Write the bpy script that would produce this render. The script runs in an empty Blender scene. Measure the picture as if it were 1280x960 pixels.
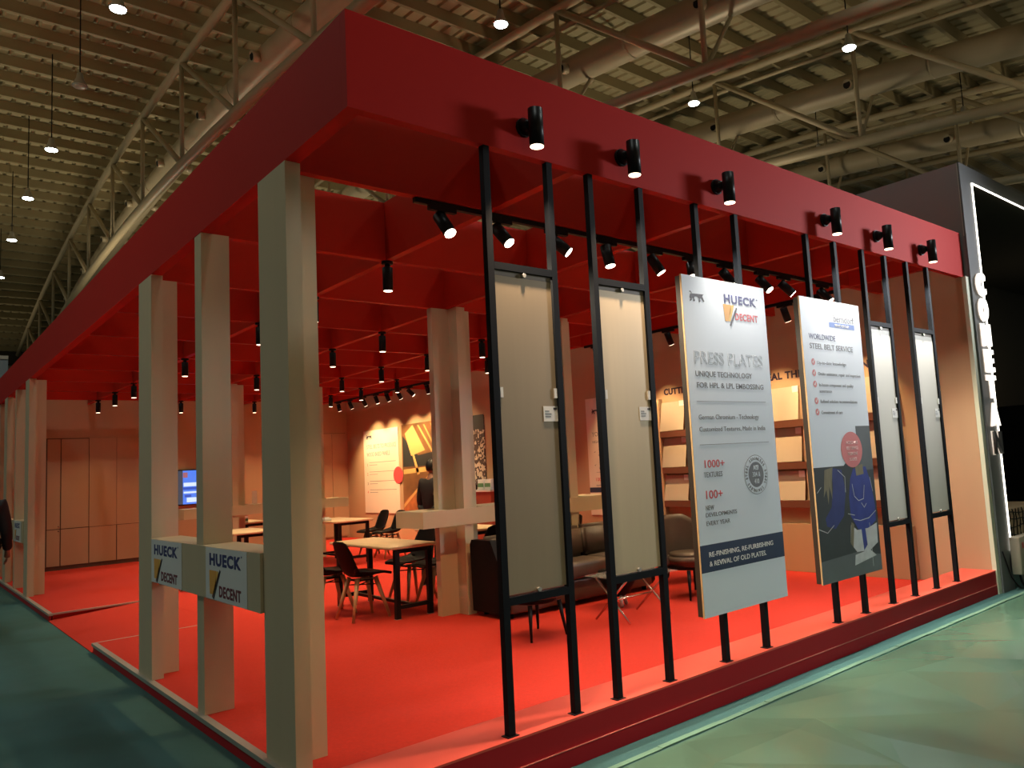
import bpy, bmesh, math, random
from mathutils import Vector, Matrix

random.seed(7)
scene = bpy.context.scene
COL = scene.collection
PI = math.pi

# ------------------------------------------------------------------ camera
YAW, PITCH, ROLL, FPX, PPX, PPY = 0.828, 0.0979, -0.0581, 970.1, 743.6, 481.2
cy, sy, cp, sp = math.cos(YAW), math.sin(YAW), math.cos(PITCH), math.sin(PITCH)
fwd = Vector((cy * cp, sy * cp, sp))
r0 = Vector((sy, -cy, 0))
u0 = r0.cross(fwd)
rt = math.cos(ROLL) * r0 + math.sin(ROLL) * u0
up = -math.sin(ROLL) * r0 + math.cos(ROLL) * u0
cam_data = bpy.data.cameras.new('camera')
cam = bpy.data.objects.new('camera', cam_data)
COL.objects.link(cam)
M4 = Matrix((rt, up, -fwd)).transposed().to_4x4()
M4.translation = Vector((0, 0, 1.6))
cam.matrix_world = M4
cam_data.sensor_width = 36.0
cam_data.lens = FPX / 1280 * 36.0
cam_data.shift_x = (640 - PPX) / 1280
cam_data.shift_y = (PPY - 480) / 1280
cam_data.clip_end = 200
scene.camera = cam

# ------------------------------------------------------------------ world, exposure
scene.view_settings.view_transform = 'Standard'
scene.view_settings.look = 'None'
scene.view_settings.gamma = 1.0
scene.view_settings.exposure = 0.0
scene.view_settings.use_curve_mapping = False
scene.cycles.use_denoising = True
scene.cycles.max_bounces = 8
scene.cycles.diffuse_bounces = 4
scene.cycles.sample_clamp_indirect = 6.0
world = bpy.data.worlds.new('hall_air')
scene.world = world
world.use_nodes = True
world.node_tree.nodes['Background'].inputs[0].default_value = (0.80, 0.82, 0.74, 1)
world.node_tree.nodes['Background'].inputs[1].default_value = 0.125


def lamp(kind, loc, power, color, aim=None, angle=60, blend=0.6, size=0.03, parent=None):
    d = bpy.data.lights.new('lamp_light', kind)
    d.energy = power
    d.color = color
    if kind == 'SPOT':
        d.spot_size = math.radians(angle)
        d.spot_blend = blend
    if kind == 'AREA':
        d.shape = 'DISK'
        d.size = size
    else:
        d.shadow_soft_size = size
    o = bpy.data.objects.new('lamp_light', d)
    COL.objects.link(o)
    o.location = loc
    if aim is not None:
        o.rotation_euler = Vector(aim).to_track_quat('-Z', 'Y').to_euler()
    if parent is not None:
        o.parent = parent
    return o


WARM = (1.0, 0.67, 0.32)
SOFTWARM = (1.0, 0.70, 0.46)
COOL = (0.92, 1.0, 0.93)
P_DOWN, P_TRACK1, P_TRACK2, P_TRACK3, P_FASCIA, P_HALL = 140, 140, 140, 185, 210, 220

# high-bay lamps of the hall that hang outside the frame (same fixtures as the ones in view)
for hx, hy, hw in ((2.5, 3.3, .6), (7.5, 3.3, 1), (7.5, -3.3, .5), (12.5, -3.3, 1), (17.4, 0.0, 1), (-2.4, 6.6, 1.3), (-2.4, 9.9, 1), (-2.4, 16.4, 1), (-2.4, 26, 1)):
    lamp('SPOT', (hx, hy, 9.0), P_HALL * hw, COOL, (0, 0, -1), 130, 0.8, 0.14)

# flood of the booths across the aisle at the right, then unseen upward spots added to brighten the hall roof
lamp('SPOT', (11.4, 0.0, 4.4), 1500, (0.95, 0.96, 1.0), (-5.2, 3.0, -1.1), 56, 0.9, 0.6)
lamp('SPOT', (0.5, -7.0, 3.4), 130, (1.0, 0.74, 0.42), (0.15, 1, -0.1), 70, 0.9, 0.4)   # unseen warm spot added to tint the column fronts
for ux, uy, uw in ((-4, 9, 420), (-6, 18, 420), (-5, 29, 420), (-3, 41, 420), (3, -6, 330), (9.5, -5, 330), (12, 1, 120), (13, 12, 260), (14, 22, 330), (22, 4, 260), (5, 25, 330)):
    lamp('SPOT', (ux, uy, 4.7), uw * 1.7, (1.0, 0.84, 0.58), (0, 0, 1), 150, 0.6, 0.5)

# ------------------------------------------------------------------ materials
MATS = {}
LOWSPEC = ('red_laminate', 'red_fascia', 'red_board', 'post_black', 'black_metal', 'wall_laminate', 'neighbour_grey', 'black_shell', 'black_leather')


def mat(name, col, rough=0.5, metal=0.0, emit=None, strength=1.0, noise=None, bump=None, alpha=1.0, trans=0.0, coat=0.0):
    """noise=(scale, amount) colour variation; bump=(scale, strength)"""
    if name in MATS:
        return MATS[name]
    m = bpy.data.materials.new(name)
    m.use_nodes = True
    nt = m.node_tree
    b = nt.nodes['Principled BSDF']
    b.inputs['Base Color'].default_value = (*col, 1)
    b.inputs['Roughness'].default_value = rough
    b.inputs['Metallic'].default_value = metal
    if coat:
        b.inputs['Coat Weight'].default_value = coat
        b.inputs['Coat Roughness'].default_value = 0.15
    if alpha < 1:
        b.inputs['Alpha'].default_value = alpha
    if trans:
        b.inputs['Transmission Weight'].default_value = trans
        b.inputs['IOR'].default_value = 1.45
    if emit:
        b.inputs['Emission Color'].default_value = (*emit, 1)
        b.inputs['Emission Strength'].default_value = strength
    if noise or bump:
        tc = nt.nodes.new('ShaderNodeTexCoord')
    if noise:
        n = nt.nodes.new('ShaderNodeTexNoise')
        n.inputs['Scale'].default_value = noise[0]
        n.inputs['Detail'].default_value = 5
        if len(noise) > 2:
            mp = nt.nodes.new('ShaderNodeMapping')
            mp.inputs['Scale'].default_value = noise[2]
            nt.links.new(tc.outputs['Object'], mp.inputs['Vector'])
            nt.links.new(mp.outputs['Vector'], n.inputs['Vector'])
        else:
            nt.links.new(tc.outputs['Object'], n.inputs['Vector'])
        r = nt.nodes.new('ShaderNodeMix')
        r.data_type = 'RGBA'
        a = noise[1]
        r.inputs[6].default_value = (*[max(0, c * (1 - a)) for c in col], 1)
        r.inputs[7].default_value = (*[min(1, c * (1 + a)) for c in col], 1)
        nt.links.new(n.outputs['Fac'], r.inputs[0])
        nt.links.new(r.outputs[2], b.inputs['Base Color'])
    if bump:
        n2 = nt.nodes.new('ShaderNodeTexNoise')
        n2.inputs['Scale'].default_value = bump[0]
        n2.inputs['Detail'].default_value = 4
        nt.links.new(tc.outputs['Object'], n2.inputs['Vector'])
        bp = nt.nodes.new('ShaderNodeBump')
        bp.inputs['Strength'].default_value = bump[1]
        bp.inputs['Distance'].default_value = 0.01
        nt.links.new(n2.outputs['Fac'], bp.inputs['Height'])
        nt.links.new(bp.outputs['Normal'], b.inputs['Normal'])
    if name in LOWSPEC:
        b.inputs['Specular IOR Level'].default_value = 0.12
    MATS[name] = m
    return m


RED = mat('red_laminate', (0.43, 0.018, 0.006), 0.5, noise=(1.2, 0.05))
REDOUT = mat('red_fascia', (0.47, 0.017, 0.014), 0.65, noise=(1.2, 0.05))  # copy of the beam laminate with the cool light's tint put into its colour
REDBOARD = mat('red_board', (0.42, 0.014, 0.022), 0.5, noise=(1.2, 0.05))
CARPET = mat('red_carpet', (0.54, 0.020, 0.006), 0.95, noise=(60, 0.22), bump=(500, 0.6))
PLINTHTOP = mat('red_plinth_top', (0.68, 0.085, 0.06), 0.35)
TEAL = mat('teal_carpet', (0.042, 0.132, 0.130), 0.95, noise=(3.0, 0.16), bump=(400, 0.7))
FILM = mat('plastic_film', (0.085, 0.18, 0.125), 0.26, noise=(1.1, 0.10))
WOOD = mat('pale_laminate', (0.56, 0.47, 0.31), 0.42, noise=(5, 0.06, (1, 1, 0.08)))
WALLWOOD = mat('wall_laminate', (0.47, 0.315, 0.195), 0.45, noise=(3, 0.07, (1, 1, 0.06)))
SEAMD = mat('dark_seam', (0.10, 0.05, 0.03), 0.7)
TABLEWOOD = mat('table_oak', (0.68, 0.52, 0.34), 0.35, noise=(10, 0.15, (1, 0.1, 1)))
BEECH = mat('beech_leg', (0.50, 0.30, 0.15), 0.45, noise=(9, 0.15, (1, 1, 0.1)))
BLACK = mat('black_metal', (0.012, 0.012, 0.014), 0.38)
POSTM = mat('post_black', (0.005, 0.007, 0.010), 0.6)
BLACKPL = mat('black_shell', (0.007, 0.006, 0.006), 0.5)
LEATHERB = mat('black_leather', (0.007, 0.006, 0.006), 0.5, bump=(160, 0.2))
LEATHER = mat('brown_leather', (0.088, 0.064, 0.050), 0.38, bump=(90, 0.2), noise=(6, 0.2))
CHROME = mat('chrome', (0.75, 0.72, 0.70), 0.15, 1.0)
ALU = mat('aluminium', (0.50, 0.50, 0.46), 0.4, 0.6)
GLASS = mat('clear_glass', (0.75, 0.78, 0.76), 0.05, alpha=0.16)
WHITE = mat('white_print', (0.80, 0.81, 0.80), 0.5)
BANNERW = mat('banner_white', (0.73, 0.81, 0.90), 0.42)
SIGNW = mat('sign_white', (0.74, 0.76, 0.76), 0.45)
NAVY = mat('print_navy', (0.030, 0.035, 0.16), 0.5)
NAVYBAND = mat('print_navy_band', (0.022, 0.040, 0.090), 0.5)
GREYTXT = mat('print_grey', (0.17, 0.18, 0.20), 0.5)
DARKTXT = mat('print_dark', (0.035, 0.030, 0.040), 0.5)
REDTXT = mat('print_red', (0.60, 0.07, 0.08), 0.5)
MAROON = mat('print_maroon', (0.16, 0.015, 0.03), 0.5)
ORANGE = mat('print_orange', (0.80, 0.40, 0.07), 0.5)
YELLOW = mat('print_yellow', (0.80, 0.52, 0.10), 0.5)
BLUEBAR = mat('print_blue', (0.06, 0.17, 0.55), 0.5)
PINK = mat('print_pink', (0.66, 0.20, 0.20), 0.5)
WALLTXT = mat('wall_letter', (0.020, 0.010, 0.035), 0.5)
PLY = mat('plywood_edge', (0.62, 0.42, 0.20), 0.5, noise=(30, 0.2))
PLATE1 = mat('plate_taupe', (0.34, 0.275, 0.185), 0.42, 0.25, noise=(4, 0.05, (6, 1, 0.2)))
PLATE2 = mat('plate_beige', (0.60, 0.50, 0.34), 0.42, 0.25, noise=(4, 0.05, (6, 1, 0.2)))
PLATE3 = mat('plate_pale', (0.62, 0.62, 0.57), 0.42, 0.1)
SAMPLE = mat('sample_plate', (0.50, 0.42, 0.33), 0.4, 0.1)
SHELFSHADE = mat('shelf_shade_brown', (0.14, 0.05, 0.03), 0.5)  # ledge brown, darkened to carry the shade in the gaps between plates
ROOFM = mat('roof_sheet', (0.42, 0.36, 0.21), 0.6, noise=(0.5, 0.10))
PURL = mat('purlin_paint', (0.32, 0.26, 0.14), 0.6)
STEEL = mat('truss_paint', (0.46, 0.38, 0.24), 0.5)
DUCT = mat('duct_metal', (0.50, 0.42, 0.28), 0.45, 0.1, noise=(1.5, 0.1))
HOLE = mat('duct_hole', (0.006, 0.005, 0.004), 0.8)
LENSW = mat('lens_warm', (0.9, 0.8, 0.7), 0.4, emit=(1.0, 0.74, 0.52), strength=5.0)
LENSHOT = mat('lens_hot', (0.9, 0.8, 0.7), 0.4, emit=(1.0, 0.86, 0.68), strength=16.0)
LENSC = mat('lens_cool', (0.9, 0.95, 0.9), 0.4, emit=(0.92, 1.0, 0.96), strength=26.0)
LENSOFF = mat('lens_off', (0.55, 0.52, 0.45), 0.3)
NGREY = mat('neighbour_grey', (0.155, 0.165, 0.175), 0.5)
NSIDE = mat('neighbour_side', (0.26, 0.235, 0.245), 0.5)
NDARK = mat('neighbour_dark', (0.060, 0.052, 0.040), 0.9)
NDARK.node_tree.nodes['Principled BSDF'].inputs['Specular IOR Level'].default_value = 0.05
PALEEDGE = mat('pale_edge', (0.60, 0.66, 0.52), 0.5)
LED = mat('led_strip', (1, 1, 1), 0.5, emit=(1.0, 0.93, 0.78), strength=6.0)
LETTERLED = mat('letter_led', (1, 1, 1), 0.5, emit=(1.0, 0.93, 0.83), strength=1.7)
LETTERGLOW = mat('letter_glow', (1, 1, 1), 0.5, emit=(1.0, 0.80, 0.62), strength=0.6)
LETTEREDGE = mat('letter_rim', (0.05, 0.05, 0.05), 0.4)
SKIN = mat('skin', (0.32, 0.16, 0.10), 0.5)
HAIR = mat('hair_black', (0.008, 0.007, 0.007), 0.5)
SUIT = mat('suit_black', (0.010, 0.010, 0.012), 0.75)
SHIRT = mat('shirt_black', (0.011, 0.009, 0.009), 0.7)
SHOE = mat('shoe_black', (0.012, 0.012, 0.012), 0.35)
HALLWALL = mat('hall_wall', (0.42, 0.36, 0.25), 0.7)
HALLBAND = mat('hall_band', (0.055, 0.042, 0.026), 0.7)
BOARDBLUE = mat('far_board', (0.20, 0.25, 0.28), 0.6)
BOXGREY = mat('meter_box', (0.36, 0.33, 0.26), 0.5)
CREAM = mat('cream_stack', (0.62, 0.48, 0.30), 0.6)
CABRED = mat('counter_red', (0.36, 0.085, 0.05), 0.45)
GREENPK = mat('green_pack', (0.12, 0.30, 0.14), 0.5)


# ------------------------------------------------------------------ mesh builder
class MB:
    def __init__(s):
        s.v, s.f, s.mi, s.sm = [], [], [], []

    def add(s, vs, fs, mi=0, smooth=False):
        n = len(s.v)
        s.v += [tuple(v) for v in vs]
        for f in fs:
            s.f.append([i + n for i in f])
            s.mi.append(mi)
            s.sm.append(smooth)
        return s

    def box(s, x0, x1, y0, y1, z0, z1, mi=0):
        if x0 > x1: x0, x1 = x1, x0
        if y0 > y1: y0, y1 = y1, y0
        if z0 > z1: z0, z1 = z1, z0
        v = [(x0, y0, z0), (x1, y0, z0), (x1, y1, z0), (x0, y1, z0), (x0, y0, z1), (x1, y0, z1), (x1, y1, z1), (x0, y1, z1)]
        return s.add(v, [(0, 3, 2, 1), (4, 5, 6, 7), (0, 1, 5, 4), (1, 2, 6, 5), (2, 3, 7, 6), (3, 0, 4, 7)], mi)

    def rbox(s, x0, x1, y0, y1, z0, z1, r=0.02, n=3, mi=0):
        """box with rounded edges"""
        bm = bmesh.new()
        bmesh.ops.create_cube(bm, size=1)
        for v in bm.verts:
            v.co = Vector(((x0 + x1) / 2 + v.co.x * (x1 - x0), (y0 + y1) / 2 + v.co.y * (y1 - y0), (z0 + z1) / 2 + v.co.z * (z1 - z0)))
        bmesh.ops.bevel(bm, geom=list(bm.edges), offset=r, segments=n, profile=0.5, affect='EDGES')
        return s.bm(bm, mi, True)

    def bm(s, bm, mi=0, smooth=False):
        bm.verts.index_update()
        s.add([v.co.copy() for v in bm.verts], [[v.index for v in f.verts] for f in bm.faces], mi, smooth)
        bm.free()
        return s

    def tube(s, pts, r, n=10, mi=0, caps=True, smooth=True):
        """tube along a polyline; r a number or one per point"""
        P = [Vector(p) for p in pts]
        rs = r if isinstance(r, (list, tuple)) else [r] * len(P)
        vs, fs = [], []
        ref = None
        for i, p in enumerate(P):
            if i == 0: d = P[1] - P[0]
            elif i == len(P) - 1: d = P[-1] - P[-2]
            else: d = (P[i + 1] - P[i]).normalized() + (P[i] - P[i - 1]).normalized()
            d.normalize()
            if ref is None:
                ref = Vector((0, 0, 1)) if abs(d.z) < 0.9 else Vector((1, 0, 0))
            a = d.cross(ref).normalized()
            b = d.cross(a).normalized()
            for k in range(n):
                t = 2 * PI * k / n
                vs.append(p + rs[i] * (math.cos(t) * a + math.sin(t) * b))
        for i in range(len(P) - 1):
            for k in range(n):
                k2 = (k + 1) % n
                fs.append((i * n + k, (i + 1) * n + k, (i + 1) * n + k2, i * n + k2))
        m = len(s.v)
        s.add(vs, fs, mi, smooth)
        if caps:
            s.f.append([m + k for k in range(n)]); s.mi.append(mi); s.sm.append(False)
            e = m + (len(P) - 1) * n
            s.f.append([e + k for k in reversed(range(n))]); s.mi.append(mi); s.sm.append(False)
        return s

    def lathe(s, prof, n=16, c=(0, 0, 0), mi=0, smooth=True):
        vs, fs = [], []
        for r, z in prof:
            for k in range(n):
                t = 2 * PI * k / n
                vs.append((c[0] + r * math.cos(t), c[1] + r * math.sin(t), c[2] + z))
        for i in range(len(prof) - 1):
            for k in range(n):
                k2 = (k + 1) % n
                fs.append((i * n + k, i * n + k2, (i + 1) * n + k2, (i + 1) * n + k))
        fs.append(list(reversed(range(n))))
        e = (len(prof) - 1) * n
        fs.append([e + k for k in range(n)])
        return s.add(vs, fs, mi, smooth)

    def prism(s, poly, map3, mi=0):
        """poly of 2-D points extruded: map3(u, v, k) with k = 0 / 1"""
        n = len(poly)
        vs = [map3(u, v, 0) for u, v in poly] + [map3(u, v, 1) for u, v in poly]
        fs = [list(range(n)), list(reversed(range(n, 2 * n)))]
        for i in range(n):
            j = (i + 1) % n
            fs.append((i, i + n, j + n, j))
        return s.add(vs, fs, mi)

    def build(s, name, m, parent=None, world=False):
        me = bpy.data.meshes.new(name)
        off = Vector((0, 0, 0))
        if world and parent is not None:
            q = parent
            while q is not None:
                off = off + q.location
                q = q.parent
        me.from_pydata([tuple(Vector(v) - off) for v in s.v], [], s.f)
        for q in (m if isinstance(m, (list, tuple)) else [m]):
            me.materials.append(q)
        me.polygons.foreach_set('material_index', s.mi)
        me.polygons.foreach_set('use_smooth', s.sm)
        bm = bmesh.new()
        bm.from_mesh(me)
        bmesh.ops.recalc_face_normals(bm, faces=bm.faces)
        bm.to_mesh(me)
        bm.free()
        me.update()
        o = bpy.data.objects.new(name, me)
        COL.objects.link(o)
        if parent is not None:
            o.parent = parent
        return o


def tag(o, label, cat, group=None, kind=None):
    if label: o['label'] = label
    if cat: o['category'] = cat
    if group: o['group'] = group
    if kind: o['kind'] = kind
    return o


def thing(name, label, cat, loc=(0, 0, 0), rotz=0, group=None):
    o = bpy.data.objects.new(name, None)
    COL.objects.link(o)
    o.empty_display_size = 0.1
    o.location = loc
    o.rotation_euler = (0, 0, rotz)
    return tag(o, label, cat, group)


def struct(name, mb, m, label=None):
    o = mb.build(name, m)
    o['kind'] = 'structure'
    if label: o['label'] = label
    return o


def dup(root, loc=None, rotz=None, label=None):
    r = root.copy()
    COL.objects.link(r)
    if loc is not None: r.location = loc
    if rotz is not None: r.rotation_euler = (0, 0, rotz)
    if label: r['label'] = label
    for ch in list(root.children):
        c = ch.copy()
        COL.objects.link(c)
        c.parent = r
        for g in list(ch.children):
            d = g.copy()
            COL.objects.link(d)
            d.parent = c
    return r


FRONT = (PI / 2, 0, 0)            # text plane facing -Y
SIDE = (PI / 2, 0, -PI / 2)       # text plane facing -X


def text(s, loc, size, m, parent, rot=FRONT, width=None, align='LEFT', bold=0.0, depth=0.001, outline=0.0, name='lettering', spacing=1.0, shear=0.0, xs=None):
    """flat lettering; size is the cap height; loc in the coordinates of the (unrotated) parent's world"""
    cu = bpy.data.curves.new(name, 'FONT')
    cu.body = s
    cu.size = 1.0
    cu.align_x = align
    cu.space_character = spacing
    cu.shear = shear
    cu.resolution_u = 3
    if outline:
        cu.fill_mode = 'NONE'
        cu.bevel_depth = outline / (size / 0.729)
        cu.bevel_resolution = 0
        cu.extrude = 0
    else:
        cu.offset = bold
        cu.extrude = depth / (size / 0.729)
    tmp = bpy.data.objects.new('tmp', cu)
    COL.objects.link(tmp)
    dg = bpy.context.evaluated_depsgraph_get()
    me = bpy.data.meshes.new_from_object(tmp.evaluated_get(dg))
    bpy.data.objects.remove(tmp)
    bpy.data.curves.remove(cu)
    me.name = name
    sc = size / 0.729
    xsq = xs or 1.0
    if len(me.vertices):
        xv = [v.co.x for v in me.vertices]
        w = max(xv) - min(xv)
        if width: xsq = width / (w * sc)
    for v in me.vertices:
        v.co = Vector((v.co.x * sc * xsq, v.co.y * sc, v.co.z * sc))
    me.materials.clear()
    me.materials.append(m)
    o = bpy.data.objects.new(name, me)
    COL.objects.link(o)
    if parent is not None:
        off = Vector((0, 0, 0))
        q = parent
        while q is not None:
            off = off + q.location
            q = q.parent
        o.parent = parent
        o.location = Vector(loc) - off
    else:
        o.location = loc
    o.rotation_euler = rot
    return o


ORD = ['first', 'second', 'third', 'fourth', 'fifth', 'sixth', 'seventh', 'eighth', 'ninth', 'tenth', 'eleventh', 'twelfth']

# key levels and planes of the booth
ZP, Z2, ZB, ZT = 0.0925, 0.243, 3.342, 3.8335
XL, XR, YF, YB = 1.553, 8.50, 3.34, 18.5

# ================================================================== SETTING
b = MB(); b.box(-25, 45, -22, 50, -0.1, 0.0)
struct('floor', b, TEAL, 'teal exhibition hall carpet around the red booth')


def roof_z(y): return 11.0 - 0.0043 * (y - 22.0) ** 2


# corrugated roof sheet, ribs along Y
b = MB()
ys = [-8 + 2.0 * i for i in range(31)]
xs = []
x = -14.0
while x < 46:
    xs += [(x, 0.0), (x + 0.20, 0.0), (x + 0.225, 0.045), (x + 0.275, 0.045)]
    x += 0.30
vs = [(px, y, roof_z(y) + 0.42 + dz) for y in ys for (px, dz) in xs]
n = len(xs)
fs = [(j * n + i, j * n + i + 1, (j + 1) * n + i + 1, (j + 1) * n + i) for j in range(len(ys) - 1) for i in range(n - 1)]
b.add(vs, fs)
ceiling = struct('ceiling', b, ROOFM, 'arched corrugated roof of the exhibition hall')
pm = None
y = 1.0
while y < 49:
    if pm is None:
        q = MB(); q.box(-14, 46, -0.045, 0.045, -0.12, 0.12)
        po = q.build('purlin', PURL, ceiling)
        pm = po.data
    else:
        po = bpy.data.objects.new('purlin', pm); COL.objects.link(po); po.parent = ceiling
    po.location = (0, y, roof_z(y) + 0.29)
    po.rotation_euler = (math.atan(-0.0086 * (y - 22)), 0, 0)
    y += 0.86

b = MB(); b.box(-14, 46, 48.0, 48.3, 0, 9.3)
struct('wall_hall', b, HALLWALL, 'far end wall of the exhibition hall')
b = MB(); b.box(-14, 46, 47.3, 47.95, 8.05, 8.75)
struct('trim_1', b, HALLBAND, 'dark band along the top of the far hall wall')

# --- roof trusses (vertical tube trusses along Y), ducts
NODES = [18 - 3.55 * k for k in range(-8, 6)]
for k in range(-1, 5):
    tx = 4.65 + 4.9 * k
    tr = bpy.data.objects.new('roof_truss', None); COL.objects.link(tr); tr.parent = ceiling
    yy = [-4 + 2.2 * i for i in range(24)]
    MB().tube([(tx, y, roof_z(y)) for y in yy], 0.088, 10).build('upper_chord', STEEL, tr)
    MB().tube([(tx, y, roof_z(y) - 2.35 + (0.015 * (7 - y) if y < 7 else 0)) for y in yy], 0.105, 10).build('lower_chord', STEEL, tr)
    ns = sorted(NODES)
    for i, y in enumerate(ns):
        if y > 46 or y < -3: continue
        zt = roof_z(y); zl = zt - 2.35
        MB().tube([(tx, y, zt), (tx, y, zl)], 0.048, 8).build('web_post', STEEL, tr)
        if i > 0:
            y1 = ns[i - 1]
            MB().tube([(tx, y, zt), (tx, y1, roof_z(y1) - 2.35)], 0.062, 8).build('web_diagonal', STEEL, tr)
        if 1 <= k < 4 and y < 20:
            MB().tube([(tx, y, zl), (tx + 1.9, y + 0.3, zt + 0.15)], 0.038, 6).build('brace', STEEL, tr)
DUCTNAMES = ['above the left fascia', 'left of the three over the front fascia', 'middle of the three over the front fascia', 'rightmost, above the grey neighbour booth']
for k in range(4):
    dx = 5.55 + 4.9 * k
    t = thing('ventilation_duct', 'long round beige ventilation duct, ' + DUCTNAMES[k], 'duct', (dx, 0, 0), 0, 'ventilation ducts under the roof')
    yy = [-4 + 2.2 * i for i in range(24)]
    MB().tube([(0, y, roof_z(y) - 0.78) for y in yy], 0.29, 18).build('duct_pipe', DUCT, t)
    y = 0.6
    while y < 40:
        z = roof_z(y) - 0.78
        for sx in (-1, 1):
            q = MB().tube([(sx * 0.26, y, z - 0.06), (sx * 0.42, y, z - 0.10)], 0.11, 10)
            nz = q.build('nozzle', DUCT, t)
            MB().tube([(sx * 0.421, y, z - 0.10), (sx * 0.424, y, z - 0.1005)], 0.085, 10).build('nozzle_opening', HOLE, nz)
        for yr in (y + 1.9,):
            MB().tube([(0, yr, roof_z(yr) - 0.78 - 0.001), (0, yr + 0.06, roof_z(yr + .06) - 0.781)], 0.30, 18).build('band', DUCT, t)
        y += 3.6
    if k: MB().tube([(-0.5, y, roof_z(y) - 0.12) for y in yy], 0.05, 8).build('conduit', STEEL, t)

# --- high-bay lamps
PEND = [(2.5, 13.14, 9.0, 1, 'lit cool white high-bay lamp at the top left, nearest of the left row'),
        (2.48, 16.21, 9.0, 0, 'unlit high-bay lamp on a long cord, second in the left row'),
        (2.5, 19.69, 9.0, 1, 'lit high-bay lamp third in the left row, below the unlit one'),
        (2.49, 23.37, 9.0, 1, 'lit high-bay lamp fourth in the left row'),
        (2.57, 27.55, 9.0, 1, 'small lit high-bay lamp fifth in the left row'),
        (2.74, 32.6, 9.0, 1, 'tiny lit high-bay lamp at the far left edge of the picture'),
        (7.48, 9.96, 9.0, 1, 'lit high-bay lamp over the front fascia, top centre of the picture'),
        (12.45, 9.96, 9.0, 1, 'lit high-bay lamp just above the middle of the red fascia, left of the thick duct'),
        (12.5, 6.42, 8.65, 1, 'bright lit high-bay lamp at the top right between two ducts'),
        (17.26, 9.93, 9.0, 1, 'small lit high-bay lamp low above the red fascia at right'),
        (17.4, 6.42, 8.65, 1, 'lit high-bay lamp above the grey neighbour booth corner')]
for px, py, pz, on, lab in PEND:
    t = thing('high_bay_lamp', lab, 'lamp', (px, py, pz), 0, 'high-bay lamps hanging from the roof')
    top = roof_z(py) + 0.2 - pz
    MB().tube([(0, 0, 0.24), (0, 0, top)], 0.012, 6).build('cord', BLACK, t)
    MB().lathe([(0.03, 0.26), (0.05, 0.24), (0.06, 0.16), (0.09, 0.08), (0.13, 0.01), (0.13, 0.0)], 18).build('lamp_housing', ALU, t)
    MB().lathe([(0.115, -0.002), (0.105, -0.02), (0.07, -0.03)], 18).build('lens', LENSC if on else LENSOFF, t)
    if on:
        lamp('SPOT', (0, 0, -0.06), P_HALL, COOL, (0, 0, -1), 130, 0.8, 0.14, t)

# ================================================================== BOOTH SHELL
RX = 2.75     # inner end of the entrance ramp
E1, E2 = 9.30, 12.05
plat = thing('booth_platform', 'low raised platform covered in bright red carpet', 'platform', (XL, 3.31, 0))
b = MB()
b.box(RX, XR - 0.002, 3.335, YB - 0.002, 0.001, ZP); b.box(XL + 0.0455, RX, 3.335, E1 - 0.03, 0.001, ZP); b.box(XL + 0.0455, RX, E2 + 0.03, YB - 0.002, 0.001, ZP)
b.build('carpet', CARPET, plat, True)
b = MB()
b.prism([(XL, 0.002), (RX, 0.002), (RX, ZP - 0.001), (XL, 0.008)], lambda u, v, k: (u, E1 - 0.03 + k * (E2 - E1 + 0.06), v))
b.build('entrance_ramp', CARPET, plat, True)
b = MB(); b.box(XL, XR - 0.002, 3.312, 3.334, 0.001, ZP - 0.004)
b.build('front_skirting', REDBOARD, plat, True)
b = MB(); b.box(XL + 0.008, XL + 0.033, 3.335, E1 - 0.03, 0.001, ZP - 0.03); b.box(XL + 0.008, XL + 0.033, E2 + 0.03, YB - 0.002, 0.001, ZP - 0.03)
b.build('side_skirting', REDBOARD, plat, True)
for (x0, x1, y0, y1) in ((XL, XL + 0.045, 3.66, E1), (XL, XL + 0.045, E2, YB - 0.002)):
    b = MB(); b.box(x0, x1, y0, y1, ZP - 0.028, ZP + 0.0004); b.build('edge_strip', ALU, plat, True)
b = MB(); b.box(XL + 0.045, RX - 0.1, E1 - 0.028, E1, ZP - 0.02, ZP + 0.0004); b.build('edge_strip', ALU, plat, True)
b = MB(); b.box(XL + 0.045, RX - 0.1, E2, E2 + 0.028, ZP - 0.02, ZP + 0.0004); b.build('edge_strip', ALU, plat, True)

t = thing('front_plinth', 'long low red plinth along the front edge that carries the black posts', 'plinth', (XL, 3.31, ZP))
b = MB(); b.box(XL, XR, 3.314, 3.66, ZP + 0.001, Z2 - 0.012); b.build('plinth_body', REDBOARD, t, True)
b = MB(); b.box(XL, XR, 3.311, 3.662, Z2 - 0.012, Z2); b.build('plinth_top', PLINTHTOP, t, True)
b = MB(); b.box(XL, XR, 3.308, 3.3138, ZP + 0.001, ZP + 0.005); b.build('joint_strip', mat('joint_pink', (0.75, 0.2, 0.16), 0.4), t, True)

# walls
wr = MB()
wr.box(XR, XR + 0.08, 3.345, YB + 0.08, 0.0, ZB - 0.001)
wr.box(XR, XR + 0.08, 3.42, YB + 0.08, ZB - 0.001, ZT - 0.003)
struct('wall_right', wr, WALLWOOD, 'pale wood laminate right wall of the booth')
b = MB(); b.box(XR + 0.0, XR + 0.082, 3.30, 3.344, 0.0, ZB - 0.001)
struct('trim_2', b, PALEEDGE, 'pale end edge of the right booth wall beside the grey pillar')
b = MB(); b.box(1.60, XR, YB, YB + 0.08, 0.0, ZT - 0.003)
struct('wall_back', b, WALLWOOD, 'wood laminate back wall of the booth')

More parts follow.
